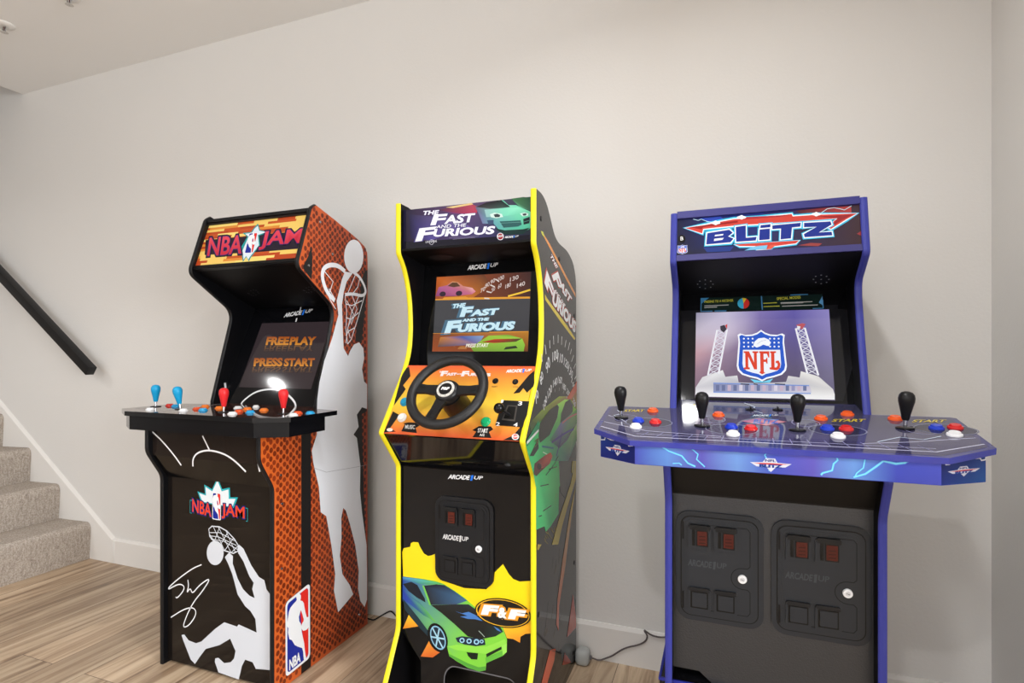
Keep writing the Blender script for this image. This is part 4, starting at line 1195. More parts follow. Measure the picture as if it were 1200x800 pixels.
    # gauge
    for i in range(15):
        k = math.radians(172 - i * 11); c0 = (.98, .62)
        r0, r1 = .44, .50
        mb.stroke(FB, P([(c0[0] + r0 * .9 * math.cos(k), c0[1] + r0 * .95 * math.sin(k)), (c0[0] + r1 * .9 * math.cos(k), c0[1] + r1 * .95 * math.sin(k))]) if c0[0] + r1 * .9 * math.cos(k) < .99 and c0[1] + r1 * .95 * math.sin(k) < .99 else P([(.9, .9), (.901, .9)]), .004, (216, 206, 200), b0 + 4, E_, uv=True)
    for s_, x, y, w in (('70', .515, .775, .045), ('80', .56, .835, .045), ('90', .615, .88, .045), ('100', .70, .915, .06), ('130', .835, .905, .085), ('140', .905, .82, .08), ('50', .625, .775, .035), ('60', .69, .815, .035), ('180', .775, .815, .055)):
        mb.text(FB, s_, q(x - w / 2, y - .02), q(x + w / 2, y + .012), q(x - w / 2, y + .035), (214, 200, 196), b0 + 5, .01, E_, uv=True)
    mb.stroke(FB, P([(.78, .70), (.90, .735), (1, .77)]), .006, (236, 190, 60), b0 + 5, E_, uv=True)
    # title
    for s_, bx, by, ex, ey, h_ in (('THE', .19, .565, .33, .575, .06), ('F', .28, .45, .40, .455, .13), ('AST', .395, .455, .68, .468, .085), ('AND THE', .31, .385, .59, .395, .04), ('F', .12, .23, .27, .24, .17), ('URIOUS', .26, .25, .85, .27, .11)):
        sh = h_ * .22
        mb.text(FB, s_, q(bx - .015, by), q(ex - .015, ey), q(bx - .015 + sh, by + h_), (74, 108, 130), b0 + 2, .06, E_, uv=True, grow=.07)
        mb.text(FB, s_, q(bx, by), q(ex, ey), q(bx + sh, by + h_), (196, 228, 240), b0 + 3, .06, E_, uv=True)
    # lower strip with lime car
    mb.poly(FB, P([(0, 0), (1, 0), (1, .235), (.62, .235), (0, .235)]), [(150, 70, 30), (110, 60, 30), (180, 120, 40), (170, 110, 60), (130, 70, 40)], b0, E_)
    mb.poly(FB, P([(.06, .06), (.5, .09), (.55, .2), (.3, .2), (.08, .19)]), [(90, 70, 70), (120, 110, 150), (130, 160, 200), (70, 90, 160), (190, 120, 50)], b0 + 1, E_)
    mb.poly(FB, P([(.45, 0), (.96, 0), (.97, .08), (.94, .16), (.80, .21), (.6, .20), (.5, .12), (.42, .05)]), [(110, 150, 50), (120, 170, 60), (130, 180, 60), (150, 200, 70), (110, 150, 60), (150, 190, 60), (130, 180, 60), (130, 160, 60)], b0 + 2, E_)
    mb.poly(FB, P([(.53, .12), (.66, .155), (.94, .16), (.88, .12), (.66, .105)]), [(160, 50, 36), (190, 60, 40), (60, 70, 40), (70, 70, 40), (190, 70, 40)], b0 + 3, E_)
    mb.poly(FB, P([(.76, .02), (.9, .04), (.88, .07), (.78, .055)]), (50, 60, 40), b0 + 3, E_)
    mb.poly(FB, P([(.33 + .05 * math.cos(k), .03 + .04 * math.sin(k)) for k in [PI * i / 8 for i in range(9)]]), (170, 110, 60), b0 + 3, E_)
    mb.text(FB, 'PRESS START', q(.365, .05), q(.60, .055), q(.372, .098), (236, 232, 214), b0 + 5, .03, E_, uv=True)
    mb.poly(FB, P([(.62, .235), (1, .235), (1, .25), (.6, .25)]), (220, 150, 50), b0 + 4, E_); mb.poly(FB, P([(0, .235), (1, .235), (1, .242), (0, .242)]), (200, 130, 50), b0 + 4, E_)
    mb.build('screen', T, og)['label'] = 'lit screen with racing title, pink car and lime car'
    # control panel ------------------------------------------------------
    FC = Face((cx, -.5645, 1.0165), (0, -.203, .1385))
    mb = MB()
    vt, vb = (1.122 - 1.0165) / FC.v.z, (.9145 - 1.0165) / FC.v.z
    orn, yel = (226, 104, 50), (226, 200, 60)
    mb.slab(FC, [(-hw, vb), (hw, vb), (hw, vt), (-hw, vt)], -.012, 0, (214, 90, 50), 'gloss', side=BLACK)
    vm = vb + (vt - vb) * .45
    mb.poly(FC, [(-hw, vb), (hw, vb), (hw, vm), (-hw, vm)], [(208, 84, 50), (214, 90, 50), (232, 196, 66), (228, 196, 60)], 1)
    mb.poly(FC, [(-hw, vm), (hw, vm), (hw, vt), (-hw, vt)], [(228, 196, 60), (232, 196, 66), (214, 88, 50), (222, 92, 54)], 1)
    zc = lambda pts: Z(4.615, 440, 380, pts)
    for pl in ([(182, 228), (190, 280), (150, 330), (165, 350), (100, 440), (120, 330), (160, 240)], [(45, 585), (95, 470), (130, 490), (80, 560), (110, 580)], [(745, 375), (830, 275), (858, 250), (860, 330), (820, 370), (800, 345), (780, 370)],
               [(690, 625), (745, 600), (780, 560), (800, 490), (830, 480), (790, 632)]):
        mb.ppoly(FC, zc(pl), (30, 28, 28), 2)
    for s_, b_, r_, tt in (('THE', (345, 262), (365, 262), (347, 253)), ('F', (350, 280), (385, 280), (360, 252)), ('AST', (383, 278), (437, 278), (388, 262)), ('AND THE', (438, 272), (465, 272), (440, 266)), ('F', (462, 281), (500, 281), (472, 253)), ('URIOUS', (498, 279), (622, 281), (502, 263))):
        mb.text(FC, s_, *zc([b_, r_, tt]), (236, 220, 220), 3, .06)
    arcade_logo(mb, FC, *zc([(706, 262), (846, 258), (708, 243)]), 3, 'gloss')
    mb.ppoly(FC, zc([(140, 578), (160, 540), (150, 535), (180, 530), (230, 532), (242, 545), (218, 560), (225, 588)]), (24, 22, 22), 2)
    mb.text(FC, 'MUSIC', *zc([(160, 565), (213, 567), (162, 543)]), (220, 218, 214), 3, .02)
    mb.ppoly(FC, zc([(525, 610), (545, 580), (524, 572), (560, 550), (625, 552), (637, 568), (615, 582), (628, 615)]), (24, 22, 22), 2)
    mb.text(FC, 'START', *zc([(553, 585), (608, 587), (555, 562)]), (226, 224, 220), 3, .02); mb.text(FC, 'A/2', *zc([(563, 604), (590, 605), (564, 590)]), (226, 224, 220), 3, .02)
    mb.text(FC, 'RESET', *zc([(630, 340), (660, 340), (631, 333)]), (40, 30, 30), 3); mb.text(FC, 'VOL', *zc([(742, 342), (775, 342), (743, 335)]), (40, 30, 30), 3)
    mb.ell(FC, 440 + 757 / 4.615, 380 + 608 / 4.615, 4.2, 3.6, (226, 226, 226), 3); mb.ell(FC, 440 + 757 / 4.615, 380 + 608 / 4.615, 3.2, 2.7, (190, 40, 44), 4)
    mb.text(FC, 'RAW', *zc([(742, 614), (772, 614), (743, 602)]), (236, 236, 236), 5, .03)
    mb.ell(FC, 440 + 78 / 4.615, 380 + 570 / 4.615, 3.5, 2, (220, 200, 190), 3)
    cp = mb.build('control_panel', T, og); cp['label'] = 'orange and yellow control panel'
    # push buttons and toggles
    for px, py, c, lb, r in ((569.4, 494.3, (30, 172, 110), 'green start button', .0155), (471.4, 489.5, (228, 226, 224), 'white button', .0155), (474.5, 471, (30, 140, 180), 'blue button', .0155)):
        button(cp, FC.at(px, py, .0004), og, c, lb, FC.n, r)
    for px, py in ((580.8, 446.5), (604, 447.4)):
        m_ = MB(); M = Matrix.Translation(FC.at(px, py, .0002)) @ Vector((0, 0, 1)).rotation_difference(FC.n).to_matrix().to_4x4()
        m_.lathe([(0, 0), (.0095, 0), (.0095, .002), (.0085, .003), (0, .003)], (14, 14, 15), 'satin', n=20, M=M); m_.box(-.002, .002, -.006, .006, .002, .0075, (26, 26, 28), 'satin', bev=.001, M=M)
        m_.build('rocker_switch', cp, og)
    # gear shifter: gate plate, slotted well, lever and knob
    m_ = MB()
    gp = FC.pts(zc([(690, 412), (832, 418), (812, 558), (650, 546)]))
    m_.slab(FC, gp, 0, .003, (20, 20, 22), 'satin')
    m_.ppoly(FC, zc([(716, 440), (770, 443), (757, 528), (685, 520)]), (70, 66, 62), 3 / .22 * 1.0 + 1, 'satin')
    m_.ppoly(FC, zc([(722, 446), (762, 449), (750, 518), (694, 512)]), (5, 5, 6), 16, 'satin')
    for s_, b_, r_, tt in (('1', (680, 428), (692, 428), (684, 412)), ('3', (772, 442), (794, 442), (776, 420)), ('2', (653, 552), (674, 553), (656, 532)), ('4', (748, 556), (770, 557), (752, 535))):
        m_.text(FC, s_, *zc([b_, r_, tt]), (230, 230, 230), 17, .02, 'satin')
    g = m_.build('gear_shifter', cp, og)
    base = FC.at(440 + 727 / 4.615, 380 + 492 / 4.615, .002); tip = FC.at(440 + 690 / 4.615, 380 + 468 / 4.615, .060)
    dirr = (tip - base).normalized()
    FK = Face(base + FC.n * .055, FC.n)
    tip = FK.at(440 + 668 / 4.615, 380 + 453 / 4.615)
    m_ = MB(); m_.tube([base, tip], .0042, (30, 30, 32), 'satin'); m_.build('lever', g, og)
    m_ = MB(); bm = bmesh.new(); bmesh.ops.create_uvsphere(bm, u_segments=24, v_segments=14, radius=.0155); m_.bm(bm, (14, 14, 16), 'gloss', Matrix.Translation(tip), True); m_.build('knob', g, og)
    # steering wheel
    wn = Vector((0, -.79, .61)).normalized()
    FW0 = Face((cx, -.660, 1.05), wn)
    ctr = FW0.at(523.7, 458.2)
    FW = Face(ctr, wn)
    Rw = .112
    Mw = Matrix(((FW.u.x, FW.v.x, FW.n.x, ctr.x), (FW.u.y, FW.v.y, FW.n.y, ctr.y), (FW.u.z, FW.v.z, FW.n.z, ctr.z), (0, 0, 0, 1)))
    m_ = MB()
    vs_, fs = [], []; n1, n2 = 56, 14
    for i in range(n1):
        k = 2 * PI * i / n1
        for j in range(n2):
            l = 2 * PI * j / n2; r = Rw + .0150 * math.cos(l)
            vs_.append(Mw @ Vector((r * math.cos(k), r * math.sin(k), .0135 * math.sin(l))))
    for i in range(n1):
        for j in range(n2):
            fs.append((i * n2 + j, ((i + 1) % n1) * n2 + j, ((i + 1) % n1) * n2 + (j + 1) % n2, i * n2 + (j + 1) % n2))
    m_.raw(vs_, fs, (24, 24, 26), 'leathery', True)
    w = m_.build('steering_wheel', T, og); w['label'] = 'black three-spoke steering wheel'
    for ang in (176, 4, 256):
        k = math.radians(ang); d = Vector((math.cos(k), math.sin(k))); p_ = Vector((-d.y, d.x))
        m_ = MB()
        outl = [d * .028 + p_ * .017, d * .070 + p_ * .0135, d * .102 + p_ * .0165, d * .102 - p_ * .0165, d * .070 - p_ * .0135, d * .028 - p_ * .017]
        m_.slab(FW, [tuple(x) for x in outl], -.006, .004, (20, 20, 22), 'satin')
        m_.stroke(FW, [tuple(d * .072 - p_ * .004), tuple(d * .092 - p_ * .004)], .004, (4, 4, 5), .0042 / LAYER, 'satin', uv=True)
        m_.build('spoke', w, og)
    m_ = MB()
    m_.lathe([(0, -.020), (.036, -.020), (.038, .000), (.034, .008), (.030, .010), (0, .010)], (22, 22, 24), 'satin', n=32, M=Mw)
    m_.lathe([(.020, .0095), (.0275, .0095), (.0270, .0125), (.0205, .0130), (.020, .0095)], (196, 194, 188), 'satin', n=36, M=Mw, caps=False)
    m_.lathe([(0, .0095), (.0200, .0095), (.0196, .0128), (0, .0128)], (24, 24, 26), 'gloss', n=36, M=Mw)
    FH = Face(FW.pos(0, 0, .0130), wn)
    for g_, c_, l in ((0, (225, 225, 225), 3),):
        m_.text(FH, 'F&F', (-.0125, -.0045), (.0120, -.0045), (-.0105, .0055), c_, l, .06, 'gloss', uv=True)
    for i in range(10):
        k = 2 * PI * i / 10
        m_.poly(FH, [(.0238 * math.cos(k) + .0012 * math.cos(j), .0238 * math.sin(k) + .0012 * math.sin(j)) for j in [PI / 3 * x for x in range(6)]], (90, 88, 84), 2, 'satin')
    m_.build('hub', w, og)
    m_ = MB(); cpt = FC.pos(*(lambda r_: ((r_.dot(FC.u)), (r_.dot(FC.v))))(FW.pos(0, 0, -.02) - FC.p0))
    # steering column from the hub back into the panel
    q0 = FW.pos(0, 0, -.015); q1 = q0 + (-FC.n) * ((q0 - FC.p0).dot(FC.n) + .004)
    dq = (q1 - q0); 
    m_.tube([q0, q0 + dq * .35, q0 + dq * .36, q1], .040, (15, 15, 16), 'satin', 28); m_.build('steering_column', w, og)
    # lower panels -----------------------------------------------------
    mb = MB()
    mb.prism_x([(-.628, .911), (-.532, .800), (-.518, .800), (-.612, .915)], a, b2, (16, 16, 19), 'mirror_gloss')
    mb.prism_x([(-.540, .800), (-.528, .793), (-.51, .793), (-.51, .806)], a, b2, (12, 12, 14), 'gloss')
    mb.build('knee_panel', T, og)
    FP = Face((cx, -.528, .52), (0, -1, 0))
    mb = MB()
    zt, zb_ = .793 - .52, .02 - .52
    n1 = [FP.px(471.5, 738.6), FP.px(493.2, 774.3), FP.px(493.2, 800)]
    # outline with foot notches and an arched opening
    uN = n1[1][0]; vN0, vN1 = n1[0][1], n1[1][1]
    ua0, ua1, vt_ = -.065, .180, .176 - .52
    arch = [(ua0 - .004, zb_), (ua0 - .004, vt_ - .05)] + [(ua0 + .035 - .039 * math.cos(k), vt_ - .05 + .05 * math.sin(k)) for k in [PI / 2 * i / 6 for i in range(1, 7)]] + \
           [(ua1 - .035 + .039 * math.sin(k), vt_ - .05 + .05 * math.cos(k)) for k in [PI / 2 * i / 6 for i in range(7)]] + [(ua1 + .004, zb_)]
    outl = [(-hw, zt), (-hw, vN0), (uN, vN1), (uN, zb_)] + arch + [(hw, zb_), (hw, zt)]
    base = (16, 16, 18)
    mb.slab(FP, outl, -.012, 0, base, 'gloss', side=(8, 8, 9))
    mb.stroke(FP, arch, .004, (96, 96, 100), 2, 'gloss', uv=True)
    zp = lambda pts: Z(4.615, 440, 627, pts)
    yl = (244, 214, 26)
    mb.ppoly(FP, zp([(145, 90), (152, 70), (188, 62), (192, 42), (205, 36), (232, 38), (240, 60), (262, 98), (285, 112), (305, 108), (322, 100), (325, 200), (350, 240), (480, 285), (600, 292), (640, 250), (645, 200), (690, 155),
                     (722, 210), (745, 236), (780, 250), (845, 246), (846, 420), (600, 440), (400, 300), (250, 240), (150, 228)]), yl, 1)
    mb.ppoly(FP, zp([(480, 330), (846, 330), (846, 530), (812, 532), (785, 548), (782, 580), (745, 560), (712, 556), (690, 500)]), [yl, yl, (240, 170, 40), (238, 160, 40), (236, 150, 40), (232, 140, 40), (230, 150, 44), (236, 170, 50), (240, 190, 40)], 2)
    mb.ppoly(FP, zp([(148, 505), (180, 430), (232, 492)]), [(220, 130, 40), (236, 190, 40), (226, 150, 40)], 1)
    mb.ppoly(FP, zp([(245, 655), (292, 566), (352, 630), (310, 660)]), [(214, 110, 50), (232, 150, 50), (214, 110, 46), (206, 96, 40)], 1)
    # car
    gA, gB = (58, 140, 60), (128, 206, 66)
    shell = [(148, 222), (200, 228), (262, 236), (330, 248), (370, 262), (430, 300), (480, 335), (540, 388), (600, 440), (690, 500), (712, 560), (711, 628), (690, 650), (600, 690), (597, 728), (562, 735), (500, 715), (440, 680), (400, 652), (388, 600), (300, 560), (240, 480), (165, 385), (147, 350)]

    def carcol(x, y):
        X = (x - 440) * 4.615
        k = max(0, min(1, (X - 150) / 160.0))
        c0, c1 = (38, 70, 160), (124, 204, 66)
        return tuple(int(p + (r - p) * k) for p, r in zip(c0, c1))
    mb.ppoly(FP, zp(shell), carcol, 4)
    mb.ppoly(FP, zp([(148, 340), (230, 440), (290, 520), (310, 570), (240, 500), (160, 400)]), (30, 50, 60), 5)
    mb.ppoly(FP, zp([(148, 225), (262, 236), (370, 262), (330, 264), (250, 262), (150, 240)]), [(80, 150, 200), (70, 160, 90), (90, 180, 90), (60, 140, 80), (60, 140, 120), (60, 90, 170)], 5)
    mb.ppoly(FP, zp([(150, 262), (195, 250), (228, 268), (268, 340), (272, 362), (225, 335), (180, 300)]), (24, 30, 40), 6)
    mb.ppoly(FP, zp([(150, 300), (240, 360), (290, 420), (330, 470), (260, 430), (160, 350)]), [(40, 60, 160), (60, 110, 130), (90, 170, 80), (110, 190, 70), (50, 100, 120), (40, 60, 170)], 5)
    mb.ppoly(FP, zp([(262, 272), (330, 264), (375, 268), (432, 304), (498, 352), (440, 372), (300, 374), (285, 335)]), [(30, 34, 44), (34, 36, 44), (30, 40, 60), (50, 80, 120), (60, 100, 140), (60, 80, 110), (34, 38, 44), (30, 34, 40)], 6)
    mb.ppoly(FP, zp([(255, 270), (264, 270), (290, 340), (302, 376), (292, 376)]), (110, 190, 80), 7)
    mb.ppoly(FP, zp([(302, 376), (440, 372), (505, 372), (600, 440), (680, 500), (692, 520), (650, 545), (570, 560), (500, 545), (430, 480), (360, 420)]), [(30, 34, 30), (36, 40, 44), (40, 50, 60), (30, 32, 34), (26, 28, 32), (30, 50, 50), (30, 34, 30), (28, 30, 28), (28, 30, 28), (28, 30, 28), (28, 30, 28)], 6)
    for pl in ([(430, 408), (470, 420), (505, 412), (540, 428), (582, 462), (540, 452), (500, 450), (460, 438), (500, 434)], [(640, 490), (668, 505), (684, 522), (660, 512)]):
        mb.ppoly(FP, zp(pl), (70, 120, 190), 7)
    mb.stroke(FP, zp([(560, 515), (575, 530), (592, 548)]), .002, (170, 190, 180), 7)
    # headlight, bumper, intake
    mb.ppoly(FP, zp([(435, 553), (470, 544), (520, 550), (592, 560), (596, 590), (545, 598), (480, 588), (445, 575)]), (30, 44, 60), 7)
    for ex, ey, r in ((470, 566, 14), (508, 570, 14), (548, 574, 15), (576, 572, 10)):
        mb.ell(FP, 440 + ex / 4.615, 627 + ey / 4.615, r / 4.615, r / 4.6, (150, 200, 226), 8); mb.ell(FP, 440 + ex / 4.615, 627 + ey / 4.615, r / 8.6, r / 8.6, (30, 50, 80), 9)
    mb.ppoly(FP, zp([(388, 600), (440, 590), (600, 600), (700, 560), (712, 590), (600, 640), (440, 620)]), (140, 214, 76), 5)
    mb.ppoly(FP, zp([(494, 630), (556, 636), (552, 670), (520, 668), (502, 650)]), (20, 30, 24), 7)
    mb.ppoly(FP, zp([(600, 640), (682, 600), (684, 614), (602, 658)]), (24, 40, 24), 7)
    mb.ppoly(FP, zp([(400, 640), (500, 690), (560, 712), (597, 706), (597, 728), (562, 735), (500, 715), (400, 652)]), (84, 160, 60), 6)
    mb.ppoly(FP, zp([(596, 660), (690, 622), (690, 650), (600, 690)]), (96, 176, 62), 6)
    mb.ppoly(FP, zp([(684, 596), (712, 584), (711, 630), (690, 648)]), (150, 220, 90), 6)
    # front wheel
    wx, wy = 440 + 338 / 4.615, 627 + 552 / 4.615
    mb.ell(FP, wx, wy, 50 / 4.615, 82 / 4.615, (16, 18, 20), 7, rot=-.35); mb.ell(FP, wx + .4, wy, 38 / 4.615, 68 / 4.615, (130, 180, 210), 8, rot=-.35); mb.ell(FP, wx + .4, wy, 32 / 4.615, 60 / 4.615, (30, 44, 60), 9, rot=-.35)
    for i in range(6):
        k = 2 * PI * i / 6 + .3
        ex, ey = 34 * math.cos(k), 62 * math.sin(k); c_, s_ = math.cos(-.35), math.sin(-.35)
        mb.stroke(FP, [(wx, wy), (wx + (ex * c_ - ey * s_) / 4.615, wy + (ex * s_ + ey * c_) / 4.615)], .005, (160, 204, 226), 10)
    # oval badge
    ox, oy = 440 + 692 / 4.615, 627 + 418 / 4.615
    mb.ell(FP, ox, oy, 154 / 4.615, 78 / 4.615, (26, 24, 22), 10, rot=.17); mb.ell(FP, ox - .3, oy, 146 / 4.615, 72 / 4.615, (232, 180, 40), 11, rot=.17); mb.ell(FP, ox, oy, 141 / 4.615, 68 / 4.615, (28, 26, 24), 12, rot=.17)
    for g_, c_, l in ((.10, (226, 150, 40), 13), (0, (238, 238, 236), 14)):
        mb.text(FP, 'F', *zp([(572, 425), (655, 432), (590, 372)]), c_, l, .07, grow=g_); mb.text(FP, '&', *zp([(662, 442), (712, 448), (668, 385)]), c_, l, .05, grow=g_); mb.text(FP, 'F', *zp([(718, 448), (800, 456), (736, 396)]), c_, l, .07, grow=g_)
    za_ = lambda pts: Z(4.615, 440, 530, pts)
    arcade_logo(mb, FP, *za_([(392, 142), (582, 152), (396, 116)]), 3, 'gloss')
    fp = mb.build('front_panel', T, og); fp['label'] = 'black front panel with yellow splash and green car picture'
    coin_door(T, FP, -.851 - cx, .441 - .52, -.650 - cx, .711 - .52, og, (24, 26, 30), (214, 214, 216), (84, 30, 22))


# ------------------------------------------------------------------ machine 3: football cabinet
def machine_football():
    XL, XR, t = -.133, .347, .0165
    cx = .107
    T = thing('arcade_machine', 'blue-edged black arcade machine with a wide four-player control deck', 'arcade machine', (cx, -.36, 0), 'arcade machines along the wall')
    og = T.location
    BLUE = (54, 60, 146)
    ZR = .321
    front = [(-.637, ZR), (-.637, .790), (-.685, .880), (-.685, .905), (-.500, .935), (-.499, 1.005), (-.436, 1.195), (-.403, 1.310), (-.403, 1.352), (-.490, 1.412), (-.458, 1.558)]
    front = fillet(front, {1: .015, 6: .05, 7: .03, 8: .03, 9: .012})
    rear = [(-.42, 1.558), (-.10, 1.530), (-.10, ZR)]
    sides = side_pair(T, og, front, rear, XL, XR, t, (8, 8, 10), 'matte', BLUE, 'satin')
    a, b2 = XL + t, XR - t; hw = (b2 - a) / 2
    mb = MB()
    mb.box(a, b2, -.125, -.115, ZR, 1.52, BLACK, 'satin')
    mb.prism_x([(-.445, 1.540), (-.12, 1.51), (-.12, 1.52), (-.445, 1.552)], a, b2, BLACK, 'satin')
    mb.box(a, b2, -.55, -.12, ZR, ZR + .015, BLACK, 'satin')
    mb.box(a, b2, -.545, -.535, ZR, .46, (6, 6, 7), 'satin')
    mb.build('cabinet_body', T, og)
    # riser
    mb = MB()
    rx0, rx1, ry0 = -.1495, .3635, -.612
    mb.box(rx0, rx1, ry0, -.105, 0, .3205, (17, 17, 20), 'gloss', bev=.002)
    for sx, x_ in ((-1, rx0), (1, rx1)):
        FR = Face((x_, -.36, .16), (sx, 0, 0)); mb.poly(FR, [(-.25, -.157), (.25, -.157), (.25, .155), (-.25, .155)], (34, 34, 110), 1)
    r_ = mb.build('riser', T, og)
    mb = MB(); e = .0025
    mb.box(rx0 - e, rx1 + e, ry0 - e, ry0 + .004, .314, .3215, (40, 46, 150), 'satin', bev=.001); mb.box(rx0 - e, rx0 + .004, ry0 + .004, -.105, .314, .3215, (40, 46, 150), 'satin', bev=.001); mb.box(rx1 - .004, rx1 + e, ry0 + .004, -.105, .314, .3215, (40, 46, 150), 'satin', bev=.001)
    mb.build('edge_trim', r_, og)
    # marquee
    nM = Vector((0, -.118, -.024)).normalized()
    FM = Face((cx, -.4715, 1.4845), (0, -.1455, -.0315))
    FM = Face((cx, -.4700, 1.4845), (0, -.146, .032))
    # plate from (-.455, 1.54) down to (-.481, 1.42)
    B = 'backlit'
    zm = lambda pts: Z(4.4444, 770, 220, pts)
    mb = MB()
    vt, vb = .058, -.052
    mb.slab(FM, [(-hw, vb), (hw, vb), (hw, vt), (-hw, vt)], -.010, 0, (36, 34, 44), B, side=BLACK)
    mb.poly(FM, [(-hw, vb), (0, vb), (0, vt), (-hw, vt)], [(26, 26, 36), (34, 40, 84), (30, 44, 130), (26, 30, 62)], 1, B)
    mb.poly(FM, [(0, vb), (hw, vb), (hw, vt), (0, vt)], [(34, 40, 84), (56, 34, 40), (60, 36, 46), (40, 44, 110)], 1, B)
    mb.ppoly(FM, zm([(720, 120), (860, 105), (1010, 96), (1012, 130), (900, 135), (760, 140)]), [(90, 40, 50), (120, 50, 60), (190, 60, 60), (170, 60, 60), (120, 50, 56), (80, 40, 60)], 2, B)
    mb.ppoly(FM, zm([(735, 300), (800, 287), (860, 290), (840, 304)]), (150, 60, 60), 2, B); mb.ppoly(FM, zm([(1040, 240), (1062, 225), (1064, 250)]), (150, 50, 56), 2, B)
    mb.ppoly(FM, zm([(220, 160), (330, 150), (380, 190), (300, 190)]), (40, 70, 180), 2, B)
    mb.ppoly(FM, zm([(240, 310), (400, 305), (380, 330), (260, 335)]), (34, 56, 130), 2, B)
    cy_, wh, red, blu = (60, 190, 230), (236, 242, 248), (206, 66, 56), (30, 56, 150)
    blade = [(146, 210), (250, 195), (330, 178), (400, 165), (520, 158), (700, 138), (706, 150), (830, 142), (1042, 134), (985, 165), (905, 215), (880, 205), (940, 160), (700, 178), (420, 196), (240, 215), (235, 238)]

    def grow(pts, d):
        c_ = Vector((sum(p[0] for p in pts) / len(pts), sum(p[1] for p in pts) / len(pts)))
        out = []
        n = len(pts)
        A = sum(pts[i][0] * pts[(i + 1) % n][1] - pts[(i + 1) % n][0] * pts[i][1] for i in range(n))
        s_ = 1 if A > 0 else -1
        for i in range(n):
            e0 = (Vector(pts[i]) - Vector(pts[i - 1])).normalized(); e1 = (Vector(pts[(i + 1) % n]) - Vector(pts[i])).normalized()
            m_ = (e0 + e1)
            if m_.length < .2: m_ = e1
            m_.normalize(); nn = Vector((m_.y, -m_.x)) * s_
            out.append(tuple(Vector(pts[i]) + nn * d))
        return out
    bar = [(405, 296), (740, 275), (722, 290), (600, 306), (590, 320), (520, 322), (512, 304), (430, 304)]
    for d, c_, l in ((13, cy_, 3), (6, wh, 4), (0, red, 5)):
        mb.ppoly(FM, zm(grow(blade, d)), c_, l, B)
        mb.ppoly(FM, zm(grow(bar, d * .8)), c_, l, B)
    mb.ppoly(FM, zm([(170, 206), (330, 184), (420, 172), (420, 182), (240, 206), (232, 218)]), (150, 30, 30), 6, B); mb.ppoly(FM, zm([(820, 152), (1020, 140), (960, 172), (905, 205), (940, 158)]), (150, 34, 40), 6, B)
    mb.ppoly(FM, zm([(430, 155), (700, 142), (640, 152), (440, 166)]), (170, 40, 50), 6, B)
    LT = [[(262, 238), (376, 220), (394, 236), (370, 255), (398, 266), (382, 285), (256, 297)], [(410, 206), (462, 198), (462, 262), (518, 257), (514, 276), (412, 283)],
          [(534, 219), (587, 214), (586, 270), (531, 275)], [(539, 197), (591, 191), (589, 207), (537, 212)], [(600, 198), (748, 184), (745, 204), (702, 208), (697, 265), (643, 270), (645, 214), (600, 217)],
          [(765, 185), (902, 177), (908, 193), (842, 234), (908, 231), (912, 249), (768, 259), (764, 243), (830, 205), (765, 207)]]
    for d, c_, l in ((15, cy_, 7), (8, wh, 8)):
        for L_ in LT: mb.ppoly(FM, zm(grow(L_, d)), c_, l, B)
    for L_ in LT: mb.ppoly(FM, zm(L_), lambda x, y: (24, 46, 140) if y > 220 + .0 else (44, 84, 190), 9, B)
    for h_ in ([(302, 247), (346, 242), (342, 250), (300, 255)], [(298, 267), (348, 262), (340, 273), (296, 279)]): mb.ppoly(FM, zm(h_), wh, 10, B)
    mb.ppoly(FM, zm([(520, 305), (575, 300), (570, 320), (500, 325), (455, 328), (490, 312)]), (120, 190, 226), 8, B); mb.ppoly(FM, zm([(590, 300), (620, 298), (595, 320), (570, 322)]), (220, 90, 70), 8, B)
    for x, y in ((440, 156), (305, 185), (828, 140)):
        mb.ell(FM, 770 + x / 4.4444, 220 + y / 4.4444, 5.5, 1.7, (246, 250, 252), 10, B); mb.ell(FM, 770 + x / 4.4444, 220 + y / 4.4444, 2.4, 2.6, (250, 252, 252), 11, B)
    for pl in ([(188, 165), (215, 172), (230, 165), (262, 178), (300, 184)], [(850, 136), (885, 112), (920, 106), (952, 112), (975, 118), (1012, 96)]):
        mb.stroke(FM, zm(pl), .0016, (190, 230, 244), 10, B)
    mb.ell(FM, 770 + 129 / 4.4444, 220 + 267 / 4.4444, 4.2, 4.6, (10, 10, 12), 8, B); mb.text(FM, 'B', *zm([(122, 276), (137, 275), (122, 256)]), (236, 236, 236), 9, .01, B)
    shield(mb, FM, aff(*zm([(106, 348), (158, 345), (106, 300)])), 8, B)
    mq = mb.build('marquee', T, og); mq['label'] = 'lit marquee with blue lettering under a red blade'
    mb = MB()
    mb.slab(FM, [(-hw, vt), (hw, vt), (hw, vt + .021), (-hw, vt + .021)], -.012, .007, (50, 50, 116), 'satin'); mb.slab(FM, [(-hw, vb - .017), (hw, vb - .017), (hw, vb), (-hw, vb)], -.012, .007, (58, 56, 112), 'satin')
    mb.build('marquee_frame', mq, og)['label'] = 'blue rails above and below the marquee'
    # underside with speaker holes
    mb = MB()
    mb.prism_x([(-.487, 1.416), (-.285, 1.344), (-.285, 1.356), (-.480, 1.428)], a, b2, (9, 9, 11), 'matte')
    FU = Face((cx, -.386, 1.380), (0, -.072, -.202), (0, -1, 0))
    for ccx, ccy in ((826.5, 332.7), (962.3, 327)):
        for k in range(8):
            u, v = FU.px(ccx + 9 * math.cos(k * PI / 4), ccy + 5 * math.sin(k * PI / 4))
            mb.poly(FU, [(u + .0022 * math.cos(j), v + .003 * math.sin(j)) for j in [PI / 3 * x for x in range(6)]], (170, 170, 176), 2, 'satin')
        u, v = FU.px(ccx, ccy); mb.poly(FU, [(u + .0022 * math.cos(j), v + .003 * math.sin(j)) for j in [PI / 3 * x for x in range(6)]], (170, 170, 176), 2, 'satin')
